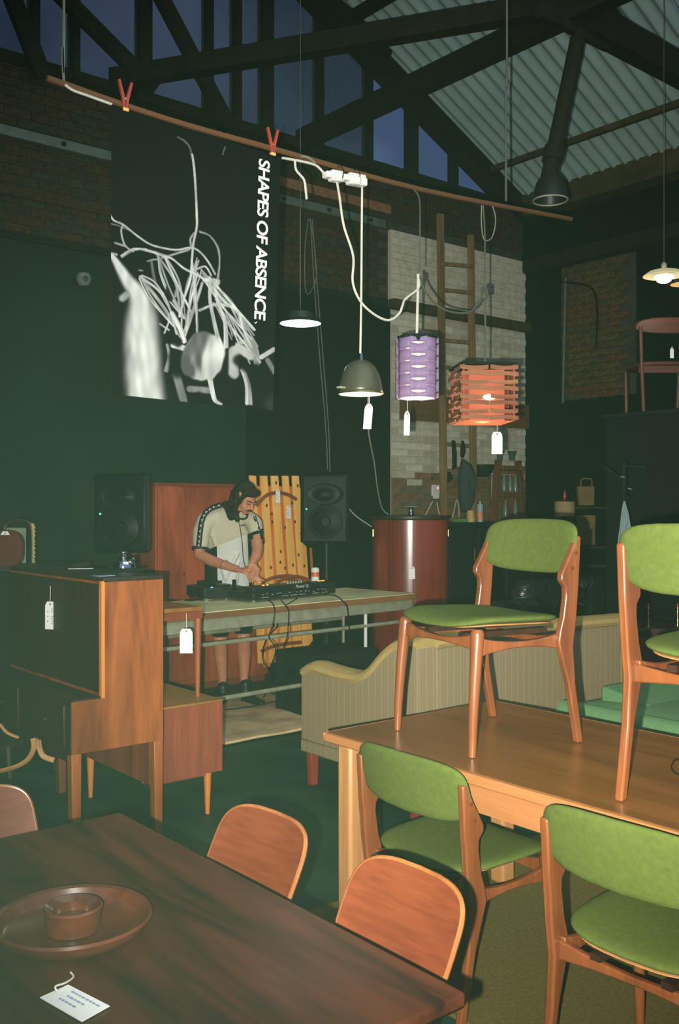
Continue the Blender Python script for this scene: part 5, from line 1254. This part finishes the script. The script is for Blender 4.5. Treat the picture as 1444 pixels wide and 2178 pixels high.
# ------------------------------------------------------------------ pull cords at the back wall
q0 = 7.42
def Wl(x, y, yy=q0): return onY(x, y, yy)
hang('thin pull cord with a small knob on the back wall', [Wl(638, 450), Wl(638, 520), Wl(638, 600), Wl(638, 632)], .005, 'rope', None)
hang('looped thin cord hanging on the brick wall behind the shallow lamp', [Wl(656, 465), Wl(649, 520), Wl(648, 590), Wl(652, 624), Wl(662, 618), Wl(673, 585), Wl(668, 520), Wl(659, 465)], .0045, 'rope', None)
hang('long thin cord hanging down to the right loudspeaker, left strand', [Wl(660, 466), Wl(668, 600), Wl(680, 760), Wl(692, 900), Wl(697, 1000)], .005, 'rope', None)
hang('long thin cord hanging down to the right loudspeaker, right strand', [Wl(664, 467), Wl(674, 600), Wl(687, 760), Wl(698, 900), Wl(702, 1004)], .005, 'rope', None)
# camera on the wall
p = onY(178, 594, WY - .10); cc_ = thing('security_camera', 'small round grey security camera on the dark wall left of the poster', 'camera', p, YAW)
obj('ball', lathe(N(), [(0, -.06), (.035, -.055), (.058, -.02), (.062, .01), (.05, .045), (0, .06)], 28), mat('camgrey', rgb(120, 130, 118), .3), cc_)
obj('lens', lathe(N(), [(0, 0), (.022, 0), (.024, .008), (0, .01)], 20), M['black'], cc_, loc=(.028, -.058, -.008), rot=(math.pi / 2 + .1, 0, .4))
obj('bracket', bx(-.02, .02, .04, .14, -.02, .02), M['steel'], cc_)
# ------------------------------------------------------------------ ladder and things on the pier
ld = thing('ladder', 'tall wooden ladder leaning against the whitewashed brick pier', 'ladder', (0, 0, 0))
LY = 7.34
ldm = wood('ladderwood', rgb(112, 90, 56), rgb(150, 122, 78), 'z', 8, .6, seed=33)
def lp(x, y, top): return onY(x, y, LY)
for (xt, xb) in ((936, 944), (1001, 1007)):
    a, b = onY(xt, 455 if xt < 960 else 500, LY + .06), onY(xb, 1110, LY - .10); b = a + (b - a) * (a.z / (a.z - b.z)) 
    obj('stile', bar(N(), a, b, .075, .045, (0, 1, 0)), ldm, ld, bevel=.004)
for y in (561, 617, 724, 781, 833, 944, 1000, 1056):
    a, b = onY(938 + (y - 455) * .012, y, LY), onY(1004 + (y - 455) * .009, y + 6, LY)
    obj('rung', bar(N(), a, b, .035, .040), ldm, ld, bevel=.004)
def cloth(name, lab, pts_outline, Y_, m, cat, group=None, th=.03, par=None):
    out = [onY(x, y, Y_) for x, y in pts_outline]; c = sum(out, Vector()) / len(out); bm = N()
    n_ = len(out); rings = []
    for s, dy in ((1, 0), (.94, -th * .6), (.6, -th), (.25, -th * .8)): rings.append([bm.verts.new(c + (p - c) * s + Vector((0, dy + (.012 * math.sin(k * 2.3) if s < 1 else 0), 0))) for k, p in enumerate(out)])
    for a, b in zip(rings, rings[1:]):
        for k in range(n_): bm.faces.new((a[k], a[(k + 1) % n_], b[(k + 1) % n_], b[k]))
    bm.faces.new(rings[-1]); bm.faces.new(rings[0][::-1])
    bmesh.ops.translate(bm, verts=bm.verts, vec=(0, 0, 0))
    o = obj(name, bm, m, None, ang=0); return tag(o, lab, cat, group)
jk = mat('denim', rgb(58, 68, 66), .95, var=.2, scale=20)
cloth('jacket', 'dark grey-blue jacket hanging from a ladder rung', [(981, 975), (996, 985), (1003, 1010), (1004, 1060), (998, 1076), (988, 1090), (980, 1088), (975, 1060), (974, 1010)], LY - .06, jk, 'jacket', th=.10)
cloth('strap', 'black strap hanging from the ladder rung, left of the jacket', [(960, 937), (967, 937), (966, 965), (970, 995), (962, 1000), (961, 960)], LY - .05, M['blackmatte'], 'strap', th=.03)
cloth('hanger_hook', 'dark forked hook holding the jacket on the ladder', [(981, 937), (986, 938), (987, 950), (990, 962), (985, 975), (979, 972), (979, 955)], LY - .05, M['blackmatte'], 'hook', th=.02)
cloth('glove', 'small black glove hanging beside the left ladder stile', [(952, 1003), (957, 1004), (959, 1018), (955, 1027), (950, 1024)], LY - .08, M['blackmatte'], 'glove', th=.03)
sk = thing('wall_socket', 'white double wall socket with a red light on the brick pier', 'socket', onY(926, 1043, WY - .07), 0)
obj('plate', bx(-.055, .055, -.01, .01, -.06, .06), M['white'], sk, bevel=.004)
for x, z, m_ in ((-.03, -.07, 'white'), (.03, -.075, 'black')): obj('plug', bx(x - .024, x + .024, -.07, -.011, z - .022, z + .024), M[m_], sk, bevel=.005)
obj('light', bx(.018, .034, -.014, -.0105, .018, .034), lit_red, sk, smooth=False)
for pts, lab in (([(920, 1066), (912, 1082), (904, 1097)], 'pale cable from the wall socket, left strand'), ([(929, 1068), (932, 1084), (935, 1096)], 'pale cable from the wall socket, right strand'), ([(972, 1058), (967, 1080), (962, 1102)], 'pale cable hanging beside the jacket, left strand'), ([(972, 1058), (976, 1080), (976, 1100)], 'pale cable hanging beside the jacket, right strand'), ([(1046, 1012), (1046, 1060), (1045, 1098)], 'pale vertical cable beside the step ladder')):
    hang(lab, [onY(x, y, WY - .13) for x, y in pts], .006, 'cable')
# step ladder with jars
sl2 = thing('step_ladder', 'worn brown wooden step ladder standing right of the tall ladder', 'step ladder', (0, 0, 0))
slm = wood('stepwood', rgb(88, 58, 34), rgb(124, 82, 48), 'z', 8, .6, seed=34)
SY_ = 7.34
for (x0, y0), (x1, y1) in (((1060, 978), (1049, 1110)), ((1101, 980), (1112, 1112))):
    a, b = onY(x0, y0, SY_ + .015), onY(x1, y1, SY_ - .015); b = a + (b - a) * (a.z / (a.z - b.z)); obj('side_rail', bar(N(), a, b, .06, .06, (0, 1, 0)), slm, sl2, bevel=.004)
for y in (995, 1052, 1108): obj('step', bar(N(), onY(1058, y, SY_), onY(1106, y + 2, SY_), .16, .05), slm, sl2, bevel=.004)
gl_ = mat('bottleglass', rgb(110, 120, 104), .25, var=.2)
for i, (x, y) in enumerate(((1072, 1045), (1085, 1046), (1096, 1047), (1075, 1101), (1096, 1102))):
    p = onY(x, y, SY_ - .02); o = obj('bottle', lathe(N(), [(0, 0), (.03, 0), (.032, .01), (.032, .12), (.014, .16), (.013, .20), (0, .20)], 18), gl_, loc=p); tag(o, ['dull glass bottle at the left of the upper step', 'dull glass bottle in the middle of the upper step', 'dull glass bottle at the right of the upper step', 'dull glass bottle at the left of the lower step', 'dull glass bottle at the right of the lower step'][i] + ' of the step ladder', 'bottle', 'bottles on the step ladder')
for x, y, lab in ((1063, 975, 'dark teal pot on top of the step ladder, left'), (1089, 976, 'dark teal funnel-shaped pot on top of the step ladder, right')):
    p = onY(x, y + 4, SY_ + .05); o = obj('pot', lathe(N(), [(0, 0), (.030, 0), (.034, .06), (.055, .10), (.05, .11), (0, .10)], 20), mat('tealpot', rgb(60, 78, 70), .6), loc=p); tag(o, lab, 'pot')
p = onY(1026, 1014, LY - .05); o = obj('bowl', lathe(N(), [(0, 0), (.06, .0), (.11, .05), (.13, .13), (.12, .13), (.08, .03), (0, .02)], 32), M['black'], loc=p); tag(o, 'black hanging bowl between the ladder and the step ladder', 'bowl')
# black counter in front of the pier, with small things
kc = thing('black_counter', 'long black counter along the back right, below the ladders', 'counter', (0, 0, 0))
kx0, kx1 = onY(952, 1100, 6.75).x, 9.0; kz = onY(990, 1111, 6.75).z
obj('carcass', bx(kx0, kx1, 6.76, 7.18, .05, kz - .04), M['blackmatte'], kc, smooth=False)
obj('worktop', bx(kx0 - .02, kx1, 6.73, 7.20, kz - .04, kz), M['black'], kc, bevel=.004)
for i in range(4):
    a = kx0 + .02 + i * .42; d = obj('door', bx(a, a + .40, 6.742, 6.758, .10, kz - .07), M['black'], kc, bevel=.003); obj('handle', tube(N(), [(a + .35, 6.73, 1.0), (a + .35, 6.73, 1.12)], .006, 6), M['brass'], d)
def onk(x, y=1108): 
    p = onY(x, y, 6.86); return Vector((p.x, 6.86, kz))
o = obj('spray_can', lathe(N(), [(0, 0), (.032, 0), (.033, .17), (.026, .185), (.012, .19), (.012, .215), (0, .215)], 24), mat('spray', rgb(150, 170, 180), .4), loc=onk(1021)); tag(o, 'pale blue spray can with an orange band on the black counter', 'spray can')
obj('label_band', lathe(N(), [(.0335, .02), (.0338, .03), (.0338, .10), (.0335, .11)], 24), mat('orangeband', rgb(210, 140, 110), .5), o)
o = obj('cup', lathe(N(), [(.028, 0), (.046, 0), (.038, .12), (.033, .12), (.03, .02), (0, .02)], 24), mat('yellowcup', rgb(196, 164, 92), .6), loc=onk(1001)); tag(o, 'yellow upturned cup on the black counter', 'cup')
o = obj('sponge', bx(-.07, .07, -.04, .04, 0, .035), mat('greensponge', rgb(86, 140, 70), .9), loc=onk(979), bevel=.006); tag(o, 'small green box on the black counter beside the yellow cup', 'box')

# ------------------------------------------------------------------ dark right-hand side of the hall
p = onT(1201, 1098, 9.3); o = thing('drum_lamp', 'cream drum lampshade standing at the back right', 'lamp', p, YAW)
obj('shade', lathe(N(), [(.095, 0), (.095, .14), (.090, .14), (.090, 0)], 30), mat('drum', rgb(150, 128, 94), .8), o)
obj('base', lathe(N(), [(0, -.22), (.05, -.22), (.05, -.20), (.012, -.18), (.012, .02), (0, .02)], 18), M['bureau_dark'], o)
obj('finial', lathe(N(), [(0, .14), (.012, .16), (.018, .19), (.008, .24), (0, .25)], 12), M['mahog'], o)
p = onT(1245, 1075, 9.5); o = thing('tote_bag', 'tan paper carrier bag with looped handles on the right-hand shelf', 'bag', p, YAW); bagm = mat('bagtan', rgb(112, 92, 56), .9)
obj('body', prism(N(), [(-.07, 0), (.075, 0), (.08, .185), (-.085, .185)], .08, 'xz'), bagm, o, bevel=.006)
obj('handle', tube(N(), catmull([(-.055, -.03, .18), (-.045, -.03, .25), (.0, -.03, .26), (.05, -.03, .25), (.055, -.03, .18)], 5), .007, 6), bagm, o)
p = onT(1246, 1159, 9.4); o = thing('brown_box', 'plain brown cardboard box under the tan carrier bag', 'box', p, YAW)
obj('body', bx(-.09, .09, 0, .16, 0, .285), mat('boxbrown', rgb(104, 84, 54), .9), o, bevel=.003); obj('flap', bx(-.09, .09, -.004, .0, .22, .285), bagm, o, smooth=False)
sh_ = thing('shelf_unit', 'dark open shelf unit at the back right holding the bag and the box', 'shelf', (0, 0, 0))
shp = onT(1230, 1160, 9.42); shm = mat('shelfdark', rgb(46, 44, 28), .9)
for yy, nm in ((1160, 'shelf'), (1076, 'shelf'), (1200, 'shelf')):
    a = onT(1250, yy + 1.5, 9.5); b = N(); box(b, (0, 0, 0), (.50, .26, .018)); obj(nm, b, shm, sh_, loc=a + Vector((CA * .05, SA * .05, -.010)), rot=(0, 0, YAW), smooth=False)
for xx in (-.26, .26):
    a = onT(1250, 1160, 9.5) + Vector((SA * xx + CA * .05, -CA * xx + SA * .05, 0)); b = N(); box(b, (0, 0, .80), (.02, .26, 1.60)); obj('upright', b, shm, sh_, loc=(a.x, a.y, 0), rot=(0, 0, YAW), smooth=False)
# towel
tw = thing('towel', 'blue-grey tea towel hanging from a hook at the right', 'towel', onT(1329, 1066, 6.2), YAW)
bm = N(); prf = [(0, 0), (.018, -.06), (.030, -.14), (.045, -.24), (.062, -.34), (.050, -.35), (.040, -.36), (.035, -.40), (.0, -.43)]
lf = [(-.003, 0), (-.016, -.06), (-.026, -.14), (-.042, -.24), (-.048, -.31), (-.044, -.35), (-.030, -.39), (-.016, -.42), (-.002, -.43)]
V = []
for (xr, z), (xl, z2) in zip(prf, lf):
    row = []
    for k in range(13):
        u = k / 12; x = xl + (xr - xl) * u; row.append(bm.verts.new((x, .012 * math.sin(u * 12 + z * 5) * min(1, -z * 8), z2 * (1 - u) + z * u)))
    V.append(row)
for a, b in zip(V, V[1:]):
    for k in range(12): bm.faces.new((a[k], a[k + 1], b[k + 1], b[k]))
o = obj('cloth', bm, mat('towelblue', rgb(112, 132, 130), .95, var=.15, scale=60, bump=.4), tw, ang=0); so = o.modifiers.new('t', 'SOLIDIFY'); so.thickness = .006
# the rail it hangs from, carried by a dark stand
cr_ = thing('towel_stand', 'dark standing clothes rail holding the tea towel', 'stand', onT(1329, 1066, 6.26), YAW)
tz = onT(1329, 1066, 6.26).z
obj('hook', tube(N(), catmull([(0, -.05, .0), (0, -.06, .03), (0, .0, .04)], 4), .005, 6), M['blackmatte'], cr_)
obj('pole', tube(N(), [(0, .02, -tz + .01), (0, .02, .25)], .014, 10), M['blackmatte'], cr_)
for a in (-.45, .45): obj('arm', tube(N(), [(0, .02, .18 + a * .1), (a * .3, .0, .22)], .008, 8), M['blackmatte'], cr_)
obj('foot', lathe(N(), [(0, 0), (.16, 0), (.16, .015), (0, .02)], 24), M['blackmatte'], cr_, loc=(0, .02, -tz))
for (x, y), lab in (((1325, 1015), 'upper shiny metal clip on the clothes rail'), ((1340, 1040), 'lower shiny metal clip on the clothes rail')):
    o = obj('clip', bx(-.014, .014, -.004, .004, -.004, .004), M['chrome'], loc=onT(x, y, 6.2), rot=(0, .2, YAW), bevel=.001); tag(o, lab, 'clip')
# leather sofa
m, n, l, b_ = mk('leather'); b_.inputs['Base Color'].default_value = (.012, .016, .013, 1); b_.inputs['Roughness'].default_value = .28
t_ = n.new('ShaderNodeTexCoord'); z_ = n.new('ShaderNodeTexNoise'); z_.inputs['Scale'].default_value = 9; z_.inputs['Distortion'].default_value = 1.5; bp = n.new('ShaderNodeBump'); bp.inputs['Strength'].default_value = .9; bp.inputs['Distance'].default_value = .03
l.new(t_.outputs['Object'], z_.inputs['Vector']); l.new(z_.outputs['Fac'], bp.inputs['Height']); l.new(bp.outputs[0], b_.inputs['Normal']); lea = m
ls = thing('leather_sofa', 'black creased leather sofa behind the beige sofa', 'sofa', (0, 0, 0))
lx0, lx1, ly = 5.95, 8.2, 4.95
obj('base', bx(lx0, lx1, ly, ly + .85, .0, .38), lea, ls, bevel=.03)
for i in range(3):
    xm = lx0 + .38 + i * .745; obj('back_cushion', pad(N(), .72, .44, .20, 5, lambda v, xm=xm: Vector((v.x + xm, ly + .12 - v.z, .74 + v.y))), lea, ls, ang=0)
    obj('seat_cushion', pad(N(), .70, .62, .16, 6, lambda v, xm=xm: v + Vector((xm, ly + .52, .45))), lea, ls, ang=0)
for x in (lx0 - .06, lx1 + .06): obj('arm', pad(N(), .22, .90, .56, 5, lambda v, x=x: v + Vector((x, ly + .42, .38))), lea, ls, ang=0)
la = thing('leather_armchair', 'black creased leather armchair at the right end of the workbench', 'armchair', (0, 0, 0))
obj('base', bx(5.02, 5.66, 4.55, 5.15, .0, .40), lea, la, bevel=.03)
obj('back_cushion', pad(N(), .66, .44, .18, 5, lambda v: Vector((v.x + 5.34, 4.56 - v.z, .66 + v.y))), lea, la, ang=0)
obj('seat_cushion', pad(N(), .44, .50, .14, 6, lambda v: v + Vector((5.34, 4.92, .45))), lea, la, ang=0)
for x in (5.06, 5.62): obj('arm', pad(N(), .14, .62, .44, 5, lambda v, x=x: v + Vector((x, 4.86, .34))), lea, la, ang=0)
# dark sideboard with candlesticks
p = onT(1410, 1340, 6.3); sbd = thing('dark_sideboard', 'dark wooden sideboard behind the right-hand chair', 'sideboard', (p.x + .12, p.y, 0), YAW)
obj('top', bx(-.32, .5, -.02, .42, p.z - .03, p.z), M['bureau_dark'], sbd, bevel=.004)
obj('case', bx(-.30, .48, 0, .40, .12, p.z - .031), mat('sideboardred', rgb(62, 26, 16), .5, var=.2), sbd, smooth=False)
for x in (-.28, .44): obj('leg', bx(x, x + .03, .02, .36, 0, .12), M['bureau_dark'], sbd, smooth=False)
for i, (x, y, lab) in enumerate(((1379, 1332, 'slim brass candlestick with a red candle behind the right-hand chair'), (1441, 1332, 'slim brass candlestick at the right edge of the frame'))):
    q = onT(x, y, 6.42); c = thing('candlestick', lab, 'candlestick', (q.x, q.y, p.z), 0, 'brass candlesticks')
    obj('stick', lathe(N(), [(0, 0), (.018, 0), (.020, .004), (.008, .010), (.004, .03), (.007, .05), (.003, .07), (.006, .09), (.003, .12), (.007, .125), (.007, .135), (0, .135)], 16), M['brass'], c)
    obj('candle', lathe(N(), [(0, .134), (.005, .134), (.005, .16), (0, .162)], 10), M['red'], c)
# chair stored up on the tall dark wardrobe block
p = onT(1385, 866, 8.2); bk = thing('tall_cupboard', 'tall black cupboard against the right wall carrying a chair', 'cupboard', (0, 0, 0))
tz = 2.30
cxk, cyk = onT(1420, 866, 8.3).x, onT(1420, 866, 8.3).y
obj('case', box(N(), (cxk + .1, cyk - .2, tz / 2 + .02), (1.1, 1.0, tz - .04)), M['blackmatte'], bk, smooth=False)
obj('top', box(N(), (cxk + .1, cyk - .2, tz + .0), (1.14, 1.04, .03)), M['black'], bk, smooth=False)
storedm = wood('storedwood', rgb(70, 34, 20), rgb(100, 50, 30), 'x', 6, .5)
ac = thing('stored_chair', 'brown wooden armchair stored high on the black cupboard', 'chair', (cxk - .12, cyk - .02, tz + .016), YAW)
obj('top_rail', pad(N(), .56, .15, .03, 2.6, lambda v: Vector((v.x * 1.0, -.20 + v.z + .25 * v.x * v.x, .70 + v.y * (1 - .2 * (v.y < 0)) - .0))), storedm, ac, ang=0)
obj('seat', pad(N(), .52, .46, .06, 5, lambda v: v + Vector((0, .05, .40))), storedm, ac, ang=0)
obj('front_rail', bx(-.25, .25, -.19, -.17, .32, .38), storedm, ac, bevel=.004)
for sx in (-1, 1):
    obj('rear_leg', tube(N(), catmull([(sx * .22, -.22, 0), (sx * .23, -.20, .35), (sx * .24, -.20, .70)], 4), .017, 8), storedm, ac)
    obj('front_leg', tube(N(), [(sx * .22, .26, 0), (sx * .23, .25, .40)], .017, 8), storedm, ac)
p = onT(1429, 736, 8.1); swing_tag('small price tag hanging from the stored chair on the black cupboard', p, .01, .03, .09)
# dark cabinet on the left behind the bureau, with cushion and fringed lamp
p = onT(45, 1197, 6.0); fl_ = thing('fringed_frame', 'small upholstered screen with a yellow fringe at the far left', 'screen', (p.x, p.y, p.z), YAW)
obj('frame', tube(N(), catmull([(-.10, 0, 0), (-.105, 0, .20), (-.06, 0, .255), (.03, 0, .255), (.065, 0, .20), (.068, 0, 0)], 5), .013, 8), M['bureau_dark'], fl_)
obj('panel', bx(-.092, .03, -.004, .004, .0, .215), mat('greycloth', rgb(120, 134, 108), .9, var=.2, scale=30), fl_, smooth=False)
b = N()
for i in range(36):
    z = i * .0069; bar(b, (.066, -.006, z), (.085 + rnd.uniform(-.004, .006), -.010, z - .006), .006, .006)
tag(obj('fringe', b, mat('fringe', rgb(196, 176, 104), .9), fl_), kind='stuff')
p = onT(6, 1168, 5.6); o = thing('red_cushion', 'dark red cushion at the left edge of the frame', 'cushion', (p.x, p.y, p.z), YAW)
obj('pillow', pad(N(), .24, .22, .12, 3, lambda v: Vector((v.x, v.z, v.y))), mat('redcush', rgb(84, 26, 14), .95), o, ang=0)
p = onT(11, 1130, 5.5); swing_tag('white price tag clipped on the dark red cushion', p, .0, .05, .02)
dc = thing('dark_dresser', 'dark dresser at the far left behind the bureau', 'dresser', (0, 0, 0))
q = onT(20, 1198, 5.9); b = N(); box(b, (0, 0, 0), (1.1, .5, q.z - .14)); obj('case', b, M['blackmatte'], dc, loc=(q.x - .1, q.y + .12, (q.z - .14) / 2 + .1), rot=(0, 0, YAW), smooth=False)
b = N(); box(b, (0, 0, 0), (1.14, .54, .03)); obj('top', b, M['bureau_dark'], dc, loc=(q.x - .1, q.y + .12, q.z - .018), rot=(0, 0, YAW), smooth=False)
for sx in (-.5, .5): 
    b = N(); box(b, (0, 0, 0), (.05, .45, .11)); obj('foot', b, M['bureau_dark'], dc, loc=(q.x - .1 + SA * sx, q.y + .12 - CA * sx, .055), rot=(0, 0, YAW), smooth=False)
# ------------------------------------------------------------------ the thin haze volume, added to lift the blacks
hz_m = bpy.data.materials.new('haze'); hz_m.use_nodes = True; n, l = hz_m.node_tree.nodes, hz_m.node_tree.links; n.clear()
ho = n.new('ShaderNodeOutputMaterial'); vs = n.new('ShaderNodeVolumeScatter'); vs.inputs['Color'].default_value = VEIL_COL; vs.inputs['Density'].default_value = VEIL_D
l.new(vs.outputs[0], ho.inputs['Volume'])
hz = obj('haze', bx(LX + .01, WX - .01, -1.4, WY + .0, .001, 7.4), hz_m, smooth=False); tag(hz, 'thin greenish haze filling the dim hall', 'haze', kind='stuff')
